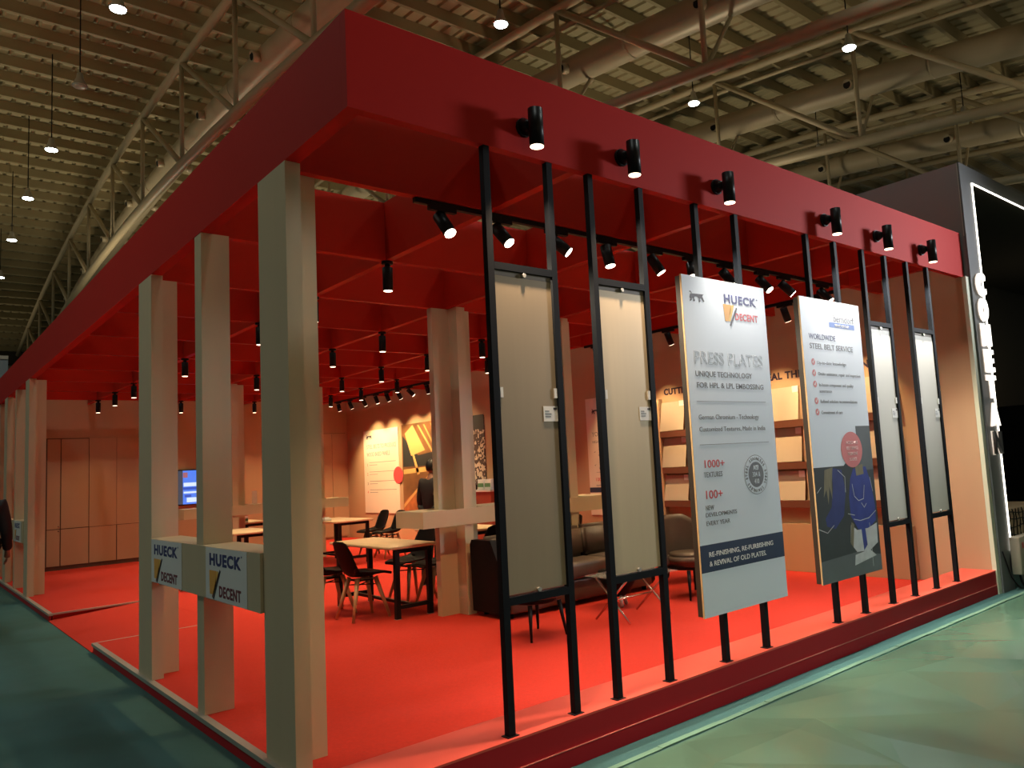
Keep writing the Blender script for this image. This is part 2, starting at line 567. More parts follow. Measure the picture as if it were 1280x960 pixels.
# --- canopy : fascia and coffer beams
can = thing('red_canopy', 'red open beam grid canopy with deep fascia over the booth', 'canopy', (1.58, YF, ZB))
TH = 0.03
b = MB(); b.box(1.58, 8.56, YF, YF + 0.06, ZB, ZT); b.build('front_fascia', REDOUT, can, True)
b = MB(); b.box(1.58, 1.66, YF + 0.0605, 19.2, ZB, ZT); b.build('side_fascia', REDOUT, can, True)
BX = [3.03, 4.50, 5.97, 7.05, 7.78]
BY = [4.27, 5.75, 7.25, 8.73, 10.18, 11.65, 13.15, 14.65, 16.10, 17.60]
for y in BY:
    b = MB(); b.box(1.661, XR - 0.002, y - TH, y + TH, ZB, ZT - 0.004); b.build('cross_beam', RED, can, True)
ycuts = [YF + 0.061] + [v for y in BY for v in (y - TH - 0.0005, y + TH + 0.0005)] + [YB - 0.002]
for x in BX:
    for i in range(0, len(ycuts), 2):
        b = MB(); b.box(x - TH, x + TH, ycuts[i], ycuts[i + 1], ZB, ZT - 0.004); b.build('long_beam', RED, can, True)

# --- columns
NAME_SIDE = {}


def tee(x, y, lab):
    t = thing('column', lab, 'column', (x, y, ZP + 0.001), 0, 'columns along the left side')
    h = ZB - ZP - 0.002
    MB().box(0, 0.085, -0.21, 0.21, 0, h).build('slab', WOOD, t)
    MB().box(0.0855, 0.235, -0.045, 0.045, 0, h).build('fin', WOOD, t)
    return t


def slabcol(x, y, lab):
    t = thing('column', lab, 'column', (x, y, ZP + 0.001), 0, 'columns along the left side')
    MB().box(0, 0.185, -0.075, 0.075, 0, ZB - ZP - 0.002).build('slab', WOOD, t)
    return t


def cross(x, y, lab):
    t = thing('column', lab, 'column', (x, y, ZP + 0.001), 0, 'cross shaped columns inside the booth')
    h = ZB - ZP - 0.002
    MB().box(-0.235, 0.235, -0.045, 0.045, 0, h).build('slab', WOOD, t)
    MB().box(-0.03, 0.075, -0.21, -0.0455, 0, h).build('fin', WOOD, t)
    MB().box(-0.03, 0.075, 0.0455, 0.21, 0, h).build('fin', WOOD, t)
    return t


tee(1.58, 4.34, 'tall pale wood column nearest the camera under the fascia corner')
slabcol(1.583, 5.755, 'pale column standing behind the right logo sign, second from the front')
tee(1.58, 7.25, 'pale column at the far end of the near sign rail, third from the front')
tee(1.58, 14.55, 'pale column beyond the entrance ramp, first of the far group')
slabcol(1.583, 16.0, 'slim pale column in the middle of the far left group')
tee(1.58, 17.4, 'pale column at the far left edge, last but one of the row')
slabcol(1.583, 18.75, 'last pale column at the far left edge of the picture')
cross(4.53, 7.25, 'cross shaped column behind the sofa, carrying the left end of the bar rail')
cross(6.00, 7.25, 'cross shaped column seen between the first two plate frames')
cross(4.53, 14.65, 'far cross shaped column seen between the first two left columns')
cross(6.00, 14.65, 'far cross shaped column just right of the corner column')


# --- rails (low bars between columns)
def side_rail(name, lab, y0, y1, ym):
    t = thing(name, lab, 'rail', (1.565, y0, 0.865))
    MB().box(1.562, 1.579, y0, y1, 0.865, 1.195).build('face_board', WOOD, t, True)
    MB().box(1.5795, 1.79, y0, ym - 0.078, 0.865, 1.195).build('rail_box', WOOD, t, True)
    MB().box(1.5795, 1.79, ym + 0.078, y1, 0.865, 1.195).build('rail_box', WOOD, t, True)
    return t


side_rail('sign_rail', 'pale box rail carrying two logo signs between the near left columns', 4.555, 7.035, 5.755)
side_rail('sign_rail', 'pale box rail between the far left columns beyond the entrance', 14.765, 17.185, 16.0)


def bar_rail(lab, x0, x1, y0, y1, zc0, zc1, colx):
    t = thing('bar_rail', lab, 'rail', (x0, y0, zc0), 0, 'bar rails around the inner columns')
    MB().box(x0, x1, y0, y0 + 0.02, zc0, zc1).build('front_board', WOOD, t, True)
    MB().box(x0, x1, y1 - 0.02, y1, zc0, zc1).build('back_board', WOOD, t, True)
    MB().box(x0, x0 + 0.02, y0 + 0.0205, y1 - 0.0205, zc0, zc1).build('end_board', WOOD, t, True)
    MB().box(x1 - 0.02, x1, y0 + 0.0205, y1 - 0.0205, zc0, zc1).build('end_board', WOOD, t, True)
    cuts = [x0 + 0.0205] + [v for c in colx for v in (c - 0.24, c + 0.24)] + [x1 - 0.0205]
    for i in range(0, len(cuts), 2):
        MB().box(cuts[i], cuts[i + 1], y0 + 0.0205, y1 - 0.0205, zc1 - 0.02, zc1).build('top_board', WOOD, t, True)
        MB().box(cuts[i], cuts[i + 1], y0 + 0.0205, y1 - 0.0205, zc0, zc0 + 0.015).build('under_board', WOOD, t, True)
    return t


bar_rail('pale wood bar rail round the two inner columns behind the sofa', 4.0, 6.62, 7.018, 7.58, 1.02, 1.19, (4.53, 6.0))
bar_rail('far pale wood bar rail in front of the poster wall corner', 3.72, 6.62, 14.42, 14.98, 1.02, 1.19, (4.53, 6.0))


# --- logo signs
LION = [(0, .30), (.05, .55), (.16, .68), (.10, .80), (.02, .78), (.0, .70), (.06, .72), (.13, .62), (.25, .78), (.45, .80), (.62, .80), (.70, .95), (.82, 1.0), (.95, .92), (1.0, .80), (.97, .66), (.90, .60), (.86, .48), (.92, .30), (.98, .12), (.90, .08), (.84, .20), (.76, .36), (.70, .30), (.72, .10), (.66, .02), (.60, .05), (.62, .30), (.52, .42), (.36, .42), (.30, .30), (.36, .12), (.30, .02), (.22, .06), (.24, .22), (.16, .30), (.14, .12), (.06, .02), (.0, .06), (.06, .2)]


def fmap(x0, z0, w, h, y, d=0.0012):
    return lambda u, v, k: (x0 + u * w, y - k * d, z0 + v * h)


def smap(y0, z0, w, h, x, d=0.0012):
    return lambda u, v, k: (x - k * d, y0 - u * w, z0 + v * h)


def polymesh(poly, mp, m, parent, name='print'):
    """concave-safe flat printed shape with a hair of thickness"""
    bm = bmesh.new()
    vs = [bm.verts.new(mp(u, v, 1)) for u, v in poly]
    es = [bm.edges.new((vs[i], vs[(i + 1) % len(vs)])) for i in range(len(vs))]
    bmesh.ops.triangle_fill(bm, use_beauty=True, edges=es)
    return MB().bm(bm).build(name, m, parent, True)


def disc(mp, m, parent, cx, cz, rx, rz, name='print', n=28):
    return polymesh([(cx + rx * math.cos(2 * PI * i / n), cz + rz * math.sin(2 * PI * i / n)) for i in range(n)], mp, m, parent, name)


def logo(t, mp, txt):
    """the two-line logo on a unit square board"""
    polymesh([(.10, .56), (.29, .56), (.265, .30), (.20, .10), (.11, .10)], mp, ORANGE, t)
    polymesh([(.295, .56), (.34, .56), (.225, .12), (.21, .12)], mp, YELLOW, t)
    polymesh([(.37, .60), (.395, .57), (.215, .0), (.19, .03)], mp, DARKTXT, t)
    polymesh([(.345, .54), (.36, .52), (.18, .03), (.165, .05)], mp, MAROON, t)


def logo_sign(lab, y0, y1, z0, z1):
    """board on the left side facing -X, y0 > y1 (y0 is its left edge as read)"""
    t = thing('logo_sign', lab, 'sign', (1.560, (y0 + y1) / 2, z0), 0, 'logo signs on the side rails')
    MB().box(1.5585, 1.5615, y1, y0, z0, z1).build('board', SIGNW, t, True)
    w, h = y0 - y1, z1 - z0
    mp = smap(y0, z0, w, h, 1.5584)
    text('HUECK', (1.5580, y0 - 0.10 * w, z0 + 0.67 * h), 0.225 * h, NAVY, t, SIDE, width=0.77 * w, bold=0.042, spacing=1.12)
    text('®', (1.5580, y0 - 0.885 * w, z0 + 0.88 * h), 0.035 * h, NAVY, t, SIDE)
    text('DECENT', (1.5580, y0 - 0.345 * w, z0 + 0.09 * h), 0.205 * h, MAROON, t, SIDE, width=0.52 * w, bold=0.035, spacing=1.12)
    logo(t, mp, None)
    return t


logo_sign('white logo sign at the right end of the near rail, beside the nearest column', 5.545, 4.765, 0.868, 1.192)
logo_sign('white logo sign at the left of the near rail, beside the third column', 6.95, 6.11, 0.868, 1.192)
logo_sign('small distant white logo sign on the far left rail by the walking man', 15.75, 14.95, 0.868, 1.192)

# ================================================================== PLATE FRAMES
PX = [(2.37, 2.81), (3.13, 3.57), (4.12, 4.57), (5.51, 5.94), (6.41, 6.82), (7.25, 7.69)]
YP = 3.365
FRLAB = ['black post frame nearest the camera, holding a tall taupe plate', 'second black post frame, holding a tall beige plate',
         'pair of black posts behind the white banner about press plates', 'pair of black posts behind the banner with the workers photo',
         'black post frame with a pale plate, right of the workers banner', 'last black post frame with a pale plate, next to the right wall']
PLM = [PLATE1, PLATE2, None, None, PLATE3, PLATE3]
for i, (xa, xb) in enumerate(PX):
    t = thing('plate_frame', FRLAB[i], 'display frame', ((xa + xb) / 2, YP, Z2), 0, 'black post frames along the front plinth')
    for x in (xa, xb):
        p = MB().box(x - 0.02, x + 0.02, YP - 0.02, YP + 0.02, Z2 + 0.004, ZB - 0.001).build('post', POSTM, t, True)
        MB().box(x - 0.035, x + 0.035, YP - 0.03, YP + 0.03, Z2, Z2 + 0.004).build('foot_plate', BLACK, p, True)
    za, zb_ = 0.905, 2.68
    for z in (za, zb_):
        MB().box(xa + 0.0205, xb - 0.0205, YP - 0.02, YP + 0.02, z - 0.02, z + 0.02).build('crossbar', POSTM, t, True)
    if PLM[i]:
        MB().box(xa + 0.024, xb - 0.024, YP - 0.006, YP + 0.006, za + 0.03, zb_ - 0.05).build('plate', PLM[i], t, True)
        MB().box(xa + 0.024, xb - 0.024, YP - 0.005, YP + 0.005, zb_ - 0.049, zb_ - 0.021).build('plate_holder', mat('holder_grey', (0.2, 0.17, 0.13), 0.5), t, True)
        xm = (xa + xb) / 2
        for z in (za + 0.035, zb_ - 0.035):
            MB().tube([(xm, YP - 0.005, z), (xm, YP - 0.022, z)], 0.012, 10).build('bolt', ALU, t, True)
        for x in (xa + 0.026, xb - 0.044):
            MB().box(x, x + 0.018, YP - 0.016, YP - 0.0065, 1.965, 2.02).build('clip', WHITE, t, True)
        c = MB().box(xb - 0.125, xb - 0.024, YP - 0.0095, YP - 0.0065, 1.835, 1.92).build('label_card', WHITE, t, True)
        for q, (u, wd) in enumerate(((0.055, 0.03), (0.04, 0.045), (0.025, 0.04))):
            MB().box(xb - 0.115, xb - 0.115 + wd, YP - 0.0102, YP - 0.0096, 1.835 + u, 1.835 + u + 0.005).build('print', GREYTXT, c, True)
        MB().box(xb - 0.055, xb - 0.03, YP - 0.0102, YP - 0.0096, 1.9, 1.912).build('print', DARKTXT, c, True)


# ================================================================== BANNERS
def banner(lab, x0, x1, z0, z1):
    t = thing('display_banner', lab, 'banner', ((x0 + x1) / 2, 3.30, z0), 0, 'printed banner boards hung on the posts')
    MB().box(x0, x1, 3.285, 3.297, z0, z1).build('front_panel', [BANNERW], t, True)
    MB().box(x0 - 0.001, x0 + 0.002, 3.2845, 3.2975, z0, z1).build('panel_edge', PLY, t, True)
    MB().box(x0 + 0.006, x1 - 0.006, 3.2975, 3.343, z0 + 0.006, z1 - 0.006).build('back_box', mat('banner_back', (0.035, 0.025, 0.015), 0.6), t, True)
    return t


Yb = 3.2848
x0, x1, z0, z1 = 3.84, 4.755, 0.572, 2.795
t = banner('tall white banner about press plates with a navy band near its foot', x0, x1, z0, z1)
u1 = lambda u, v, k: (u, Yb - 0.0006 * k, v)
polymesh([(3.911 + .155 * u, 2.618 + .09 * v) for u, v in LION], u1, DARKTXT, t)
text('HUECK', (4.275, Yb, 2.646), 0.060, NAVY, t, width=0.37, bold=0.042, spacing=1.12)
text('®', (4.655, Yb, 2.69), 0.012, NAVY, t)
polymesh([(4.262, 2.633), (4.352, 2.633), (4.345, 2.59), (4.31, 2.513), (4.275, 2.513)], u1, ORANGE, t)
polymesh([(4.353, 2.633), (4.385, 2.633), (4.335, 2.515), (4.312, 2.513)], u1, YELLOW, t)
polymesh([(4.408, 2.62), (4.42, 2.612), (4.335, 2.48), (4.322, 2.488)], lambda u, v, k: (u, Yb - 0.0012 * k, v), DARKTXT, t)
text('DECENT', (4.388, Yb, 2.531), 0.050, REDTXT, t, width=0.265, bold=0.036, spacing=1.12)
text('PRESS PLATES', (3.908, Yb, 2.203), 0.088, mat('print_outline', (0.46, 0.49, 0.53), 0.5), t, width=0.755, outline=0.0010)
text('UNIQUE TECHNOLOGY', (3.915, Yb, 2.118), 0.038, GREYTXT, t, width=0.615, bold=0.012)
text('FOR HPL & LPL EMBOSSING', (3.92, Yb, 2.043), 0.037, GREYTXT, t, width=0.735, bold=0.012)
MB().box(3.911, 4.673, Yb - 0.0008, Yb, 1.951, 1.954).build('rule', GREYTXT, t, True)
text('German Chromium - Technology', (3.917, Yb, 1.832), 0.034, GREYTXT, t, width=0.655)
text('Customized Textures, Made in India', (3.915, Yb, 1.753), 0.032, GREYTXT, t, width=0.725)
MB().box(3.911, 4.673, Yb - 0.0008, Yb, 1.665, 1.668).build('rule', GREYTXT, t, True)
text('1000+', (3.928, Yb, 1.516), 0.052, REDTXT, t, width=0.205, bold=0.008)
text('TEXTURES', (3.93, Yb, 1.454), 0.035, GREYTXT, t, width=0.19)
text('100+', (3.92, Yb, 1.315), 0.056, REDTXT, t, width=0.17, bold=0.008)
text('NEW', (3.922, Yb, 1.243), 0.031, GREYTXT, t, width=0.085, bold=0.006)
text('DEVELOPMENTS', (3.918, Yb, 1.199), 0.027, GREYTXT, t, width=0.325, bold=0.006)
text('EVERY YEAR', (3.918, Yb, 1.144), 0.029, GREYTXT, t, width=0.245, bold=0.006)
SX, SZ = 4.492, 1.444
for rr, m_, yo in ((0.137, GREYTXT, 1), (0.133, BANNERW, 2), (0.088, GREYTXT, 3)):
    disc(lambda u, v, k, yo=yo: (u, Yb - 0.0005 * yo, v), m_, t, SX, SZ, rr, rr, 'seal_ring')
for s_, dz in (('AISI', 0.032), ('304 &', -0.014), ('410', -0.062)):
    text(s_, (SX, Yb - 0.0022, SZ + dz), 0.034, BANNERW, t, align='CENTER', bold=0.01, xs=0.8, name='seal_lettering')
ring = 'STAINLESS STEEL STAINLESS STEEL '
for i, ch in enumerate(ring):
    if ch == ' ': continue
    a = PI / 2 + 0.6 - 2 * PI * i / len(ring)
    o = text(ch, (SX + 0.102 * math.cos(a), Yb - 0.002, SZ + 0.102 * math.sin(a)), 0.022, GREYTXT, t, align='CENTER', name='seal_lettering')
    o.rotation_euler = Matrix.Rotation(-(a - PI / 2), 4, 'Y').to_euler() if False else (Matrix.Rotation(-(a - PI / 2), 4, 'Y') @ Matrix.Rotation(PI / 2, 4, 'X')).to_euler()
polymesh([(x0, 0.851), (x1, 0.851), (x1, 1.024), (x0, 1.024)], u1, NAVYBAND, t, 'print_band')
text('RE-FINISHING, RE-FURBISHING', (3.922, Yb - 0.001, 0.945), 0.032, WHITE, t, width=0.70, bold=0.006)
text('& REVIVAL OF OLD PLATES.', (3.922, Yb - 0.001, 0.886), 0.033, WHITE, t, width=0.615, bold=0.006)

x0, x1 = 5.22, 6.125
z0, z1 = 0.575, 2.79
t = banner('tall white banner on steel belt service with a photo of workers in blue', x0, x1, z0, z1)
text('berndorf', (5.70, Yb, 2.622), 0.062, GREYTXT, t, width=0.32, bold=0.01)
polymesh([(5.628, 2.572), (6.024, 2.572), (6.024, 2.614), (5.628, 2.614)], u1, BLUEBAR, t)
text('BAND GROUP', (5.826, Yb - 0.001, 2.582), 0.022, WHITE, t, align='CENTER', width=0.22, bold=0.01)
text('WORLDWIDE', (5.314, Yb, 2.459), 0.045, NAVY, t, width=0.39, bold=0.004)
text('STEEL BELT SERVICE', (5.314, Yb, 2.382), 0.045, GREYTXT, t, width=0.65, bold=0.008)
for z, s_, w_, s2 in ((2.276, 'Up-to-date knowledge', 0.435, None), (2.188, 'Onsite assistance, repair and inspection', 0.65, None), (2.100, 'In-house component and quality', 0.52, 'assurance'), (1.968, 'Refined solution recommendations', 0.56, None), (1.881, 'Commitment of care', 0.315, None)):
    disc(u1, PINK, t, 5.345, z, 0.027, 0.027, 'bullet')
    polymesh([(5.332, z), (5.342, z - 0.012), (5.362, z + 0.016), (5.356, z + 0.019), (5.342, z - 0.002), (5.336, z + 0.004)], lambda u, v, k: (u, Yb - 0.0012 * k, v), WHITE, t, 'check_mark')
    text(s_, (5.40, Yb, z - 0.016), 0.027, GREYTXT, t, width=w_)
    if s2: text(s2, (5.40, Yb, z - 0.066), 0.027, GREYTXT, t, width=0.18)
PIC = mat('photo_dark', (0.052, 0.062, 0.066), 0.4, noise=(3, 0.35))
PICG = mat('photo_grey', (0.13, 0.15, 0.16), 0.4, noise=(4, 0.3))
PICB = mat('photo_blue', (0.045, 0.065, 0.28), 0.4, noise=(7, 0.45))
PICB2 = mat('photo_blue_dim', (0.045, 0.06, 0.20), 0.4, noise=(5, 0.4))
PICW = mat('photo_white', (0.55, 0.58, 0.60), 0.4, noise=(14, 0.3))
PICK = mat('photo_black', (0.020, 0.026, 0.028), 0.4)
PICH = mat('photo_hair', (0.22, 0.20, 0.13), 0.4, noise=(20, 0.5, (1, 1, 0.2)))
polymesh([(x0, z0), (x1, z0), (x1, 1.765), (5.895, 1.765), (5.895, 1.60), (5.66, 1.45), (x0, 1.452)], u1, PIC, t, 'photo')


def lay(n_): return lambda u, v, k: (u, Yb - 0.0006 * n_, v)


polymesh([(5.98, 1.40), (x1, 1.40), (x1, 1.765), (5.895, 1.765), (5.895, 1.45)], lay(1.4), PICG, t, 'photo_detail')
polymesh([(5.48, 1.44), (5.62, 1.42), (5.655, 1.25), (5.60, 1.06), (5.46, 0.97), (5.34, 1.00), (5.33, 1.06), (5.43, 1.14), (5.47, 1.28)], lay(1.6), PICB2, t, 'photo_worker')
polymesh([(5.37, 1.43), (5.49, 1.445), (5.46, 1.32), (5.45, 1.20), (5.42, 1.30), (5.39, 1.16), (5.375, 1.28), (5.33, 1.22)], lay(2.0), PICH, t, 'photo_detail')
polymesh([(5.80, 1.42), (6.00, 1.43), (6.06, 1.30), (6.10, 1.10), (6.09, 0.98), (5.97, 0.93), (5.80, 0.93), (5.70, 1.05), (5.70, 1.2), (5.74, 1.34)], lay(1.6), PICB, t, 'photo_worker')
polymesh([(5.83, 1.44), (5.95, 1.45), (5.96, 1.37), (5.84, 1.36)], lay(2.0), PICH, t, 'photo_detail')
polymesh([(5.69, 0.98), (5.78, 0.93), (5.95, 0.93), (6.10, 0.96), (6.09, 0.80), (5.95, 0.75), (5.75, 0.76), (5.66, 0.84)], lay(2.2), PICW, t, 'photo_detail')
polymesh([(5.84, 0.98), (5.90, 0.98), (5.92, 0.80), (5.86, 0.76)], lay(2.6), PICB, t, 'photo_detail')
polymesh([(5.70, 1.00), (5.74, 0.98), (5.70, 0.80), (5.66, 0.84)], lay(2.6), PICH, t, 'photo_detail')
polymesh([(x0, 0.575), (x1, 0.575), (x1, 0.70), (5.75, 0.76), (x0, 0.745)], lay(1.9), PICG, t, 'photo_detail')
polymesh([(5.70, 0.66), (6.05, 0.70), (5.95, 0.76), (5.72, 0.74)], lay(2.3), PICW, t, 'photo_detail')
for pts in (((5.76, 1.30), (5.78, 1.20), (5.84, 1.16), (5.92, 1.17), (5.95, 1.28)), ((5.66, 1.07), (5.76, 1.05),), ((5.74, 1.02), (5.84, 1.00), (5.98, 1.01), (6.10, 1.06)), ((5.56, 1.42), (5.66, 1.36), (5.65, 1.24)), ((5.24, 1.26), (5.30, 1.30)), ((5.22, 0.99), (5.34, 0.95), (5.44, 1.0)), ((6.05, 1.34), (6.08, 1.22)), ((5.88, 1.14), (5.92, 1.10), (5.96, 1.13)), ((5.98, 0.97), (5.985, 0.62))):
    b = MB()
    for (ua, va), (ub, vb) in zip(pts, pts[1:]):
        L = math.hypot(ub - ua, vb - va); nx, nz = -(vb - va) / L * 0.0028, (ub - ua) / L * 0.0028
        b.add([(ua + nx, Yb - 0.002, va + nz), (ub + nx, Yb - 0.002, vb + nz), (ub - nx, Yb - 0.002, vb - nz), (ua - nx, Yb - 0.002, va - nz)], [(0, 1, 2, 3)])
    b.build('photo_detail', PICW, t, True)
disc(lay(3), PINK, t, 5.805, 1.575, 0.165, 0.145, 'round_badge')
for s_, dz in (('WORLDWIDE', 0.055), ('BELT SERVICE', 0.01), ('FROM ONE', -0.035), ('SOURCE', -0.08)):
    text(s_, (5.815, Yb - 0.0025, 1.565 + dz), 0.026, mat('badge_text', (0.85, 0.6, 0.6), 0.5), t, align='CENTER', xs=0.85)

# ================================================================== SPOT LIGHTS
# wall mounted cylinders on the front fascia
for i, x in enumerate((2.63, 3.40, 4.35, 5.78, 6.66, 7.56)):
    t = thing('fascia_spotlight', 'black cylinder spotlight on the front fascia, %s from the left' % ORD[i], 'spotlight', (x, YF, 3.50), 0, 'spotlights on the front fascia')
    MB().tube([(0, -0.001, 0), (0, -0.02, 0)], 0.055, 16).build('mount', BLACK, t)
    MB().tube([(0, -0.02, 0), (0, -0.075, 0)], [0.05, 0.022], 14).build('arm', BLACK, t)
    MB().tube([(0, -0.115, -0.145), (0, -0.115, 0.07)], 0.042, 18).build('lamp_body', BLACK, t)
    MB().tube([(0, -0.115, -0.149), (0, -0.115, -0.1455)], 0.038, 18).build('lens', LENSW, t)
    lamp('SPOT', (0, -0.115, -0.155), P_FASCIA * (1.0 if i < 4 else 1.25), SOFTWARM if i < 2 else (1.0, 0.9, 0.78), (0, 0.12, -1), 80, 0.9, 0.025, t)

# cylinder downlights at the beam crossings
proto = None
for iy, y in enumerate(BY[1:]):
    for ix, x in enumerate(BX[:4]):
        if (iy in (1, 6)) and ix in (1, 2):
            continue
        lab = 'black cylinder downlight on the %s cross beam from the front, %s from the left side' % (ORD[iy + 1], ORD[ix])
        if proto is None:
            t = thing('downlight', lab, 'downlight', (x, y, ZB), 0, 'cylinder downlights under the red beam grid')
            MB().lathe([(0.048, -0.001), (0.048, -0.022), (0.02, -0.024)], 16).build('mount', BLACK, t)
            MB().lathe([(0.022, -0.024), (0.022, -0.05)], 12).build('neck', BLACK, t)
            MB().lathe([(0.036, -0.05), (0.042, -0.055), (0.042, -0.245), (0.036, -0.247)], 18).build('lamp_body', BLACK, t)
            MB().lathe([(0.036, -0.2475), (0.034, -0.251)], 18).build('lens', LENSW, t)
            lamp('SPOT', (0, 0, -0.258), P_DOWN, WARM, (0, 0, -1), 100, 1.0, 0.03, t)
            proto = t
        else:
            t = dup(proto, (x, y, ZB), 0, lab)
            if ix == 0 and y > 14 or ix == 1 and y > 17:          # the corner row is dimmed
                for c in t.children:
                    if c.type == 'LIGHT':
                        c.data = c.data.copy()
                        c.data.energy = P_DOWN * 0.45


def track(lab, p0, p1):
    t = thing('light_track', lab, 'track', p0)
    p0, p1 = Vector(p0), Vector(p1)
    d = p1 - p0
    b = MB()
    if abs(d.x) > abs(d.y): b.box(0, d.x, -0.017, 0.017, -0.034, -0.001)
    else: b.box(-0.017, 0.017, 0, d.y, -0.034, -0.001)
    b.build('rail', BLACK, t)
    return t


def head(lab, loc, aim, power, col, group, along='x', angle=60, lens=LENSHOT):
    t = thing('track_spotlight', lab, 'spotlight', loc, 0, group)
    b = MB()
    if along == 'x': b.box(-0.10, 0.10, -0.018, 0.018, -0.062, -0.0345)
    else: b.box(-0.018, 0.018, -0.10, 0.10, -0.062, -0.0345)
    b.build('adapter', BLACK, t)
    MB().tube([(0, 0, -0.0625), (0, 0, -0.10)], 0.012, 8).build('arm', BLACK, t)
    a = Vector(aim).normalized()
    c = Vector((0, 0, -0.125))
    MB().tube([c - a * 0.055, c + a * 0.115], 0.043, 18).build('lamp_body', BLACK, t)
    MB().tube([c + a * 0.1155, c + a * 0.119], 0.038, 18).build('lens', lens, t)
    lamp('SPOT', c + a * 0.126, power, col, a, angle, 0.7, 0.03, t)
    return t


track('black light track under the first cross beam behind the plates', (2.45, 4.27, ZB - 0.001), (7.45, 4.27, ZB - 0.001))
T1 = [(2.655, (0.12, -0.55, -0.8)), (3.11, (0.25, -0.6, -0.8)), (3.62, (0.55, -0.55, -0.7)), (4.13, (0.05, -0.2, -0.95)), (4.66, (0.35, -0.35, -0.85)), (5.14, (-0.4, -0.4, -0.85)), (5.61, (0.35, -0.45, -0.85)), (6.17, (0.15, -0.6, -0.8)), (6.54, (0.55, -0.5, -0.75)), (7.25, (0.2, -0.6, -0.8))]
for i, (x, a) in enumerate(T1):
    head('black track spotlight turned to the front plates, %s from the left on the front track' % ORD[i], (x, 4.27, ZB - 0.001), a, P_TRACK1, (1.0, 0.86, 0.66), 'spotlights on the front track', 'x', 75)
track('black light track along the right wall over the plate shelves', (7.78, 4.40, ZB - 0.001), (7.78, 8.65, ZB - 0.001))
for i, (y, a) in enumerate(((8.4, (0.5, 0.2, -0.85)), (7.65, (0.45, 0.0, -0.9)), (6.95, (0.45, 0.0, -0.9)), (6.3, (0.45, 0, -0.9)), (5.7, (0.45, 0, -0.9)), (5.1, (0.45, 0, -0.9)), (4.6, (0.45, 0.0, -0.9)))):
    head('black track spotlight lighting the plate shelves, %s from the back' % ORD[i], (7.78, y, ZB - 0.001), a, P_TRACK2, WARM, 'spotlights over the plate shelves', 'y', 62, LENSW)
track('black light track before the poster wall at the back right', (7.78, 12.9, ZB - 0.001), (7.78, 17.55, ZB - 0.001))
for i, (y, a) in enumerate(((17.33, (0.2, 0.0, -1)), (16.73, (0.45, 0.1, -0.9)), (16.05, (0.45, 0, -0.9)), (15.46, (0.3, -0.1, -0.95)), (14.96, (0.45, 0.1, -0.9)), (14.46, (0.45, 0, -0.9)), (14.0, (0.6, -0.4, -0.75)), (13.31, (0.3, 0.1, -1)))):
    head('black track spotlight lighting the poster wall, %s from the far end' % ORD[i], (7.78, y, ZB - 0.001), a, P_TRACK3, WARM, 'spotlights before the poster wall', 'y', 88, LENSW)

# ================================================================== RIGHT WALL : lettering, shelves, posters
wt = thing('wall_lettering', 'dark capital lettering above the plate shelves on the right wall', 'lettering', (XR, 7.76, 2.5))
for s_, y0, w_ in (('CUTTING', 7.755, 0.56), ('EDGE', 7.05, 0.34), ('REVEAL THE SHINE', 6.165, 1.20), ('FINAL', 4.72, 0.42)):
    text(s_, (XR - 0.003, y0, 2.512), 0.092, WALLTXT, wt, SIDE, width=w_, bold=0.04, spacing=1.1, depth=0.002)

sh = thing('shelf_unit', 'tall wooden display wall with recessed ledges for sample plates', 'shelf', (8.3, 6.0, ZP))
SY0, SY1 = 4.12, 7.86
b = MB(); b.box(8.42, XR - 0.002, SY0, SY1, ZP + 0.001, 0.68); b.build('base_cabinet', WALLWOOD, sh, True)
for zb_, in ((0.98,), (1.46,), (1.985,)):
    b = MB(); b.box(8.40, XR - 0.002, 4.22, SY1 - 0.06, zb_ - 0.10, zb_ - 0.012); b.build('ledge', SHELFSHADE, sh, True)
PLY_ = [7.80, 7.165, 6.53, 5.895, 5.26, 4.63]
for i, y in enumerate(PLY_[:-1]):
    b = MB(); b.box(8.42, XR - 0.002, y - 0.545, y - 0.495, 0.681, 2.46); b.build('divider', WALLWOOD, sh, True)
b = MB(); b.box(8.42, XR - 0.002, SY1 - 0.055, SY1, 0.681, 2.46); b.build('divider', WALLWOOD, sh, True)
PLN = ['nearest the back end', 'second from the back end', 'third from the back end', 'fourth from the back end', 'fifth from the back end', 'nearest the front']
sp_proto = None
for i, y in enumerate(PLY_):
    for j, (za, zb_) in enumerate(((0.985, 1.345), (1.465, 1.885), (1.99, 2.41))):
        lab = 'beige sample plate leaning on the %s ledge, %s' % (['lowest', 'middle', 'top'][j], PLN[i])
        t = thing('sample_plate', lab, 'plate', (8.405, y - 0.225, za - 0.012), 0, 'sample plates on the wall ledges')
        h = zb_ - za
        MB().add([(0.0, -0.225, 0), (0.006, -0.225, 0), (0.006, 0.225, 0), (0, 0.225, 0), (0.07, -0.225, h), (0.076, -0.225, h), (0.076, 0.225, h), (0.07, 0.225, h)], [(0, 3, 2, 1), (4, 5, 6, 7), (0, 1, 5, 4), (1, 2, 6, 5), (2, 3, 7, 6), (3, 0, 4, 7)]).build('sheet', SAMPLE, t)
        k = 0.07
        MB().box(0.052, 0.060, -0.222, -0.135, h - 0.075, h + 0.004).build('price_card', WHITE, t)


def poster(name, lab, y0, y1, z0, z1, m):
    t = thing(name, lab, 'poster', (XR - 0.012, (y0 + y1) / 2, z0))
    MB().box(XR - 0.015, XR - 0.001, y1, y0, z0, z1).build('board', m, t, True)
    return t


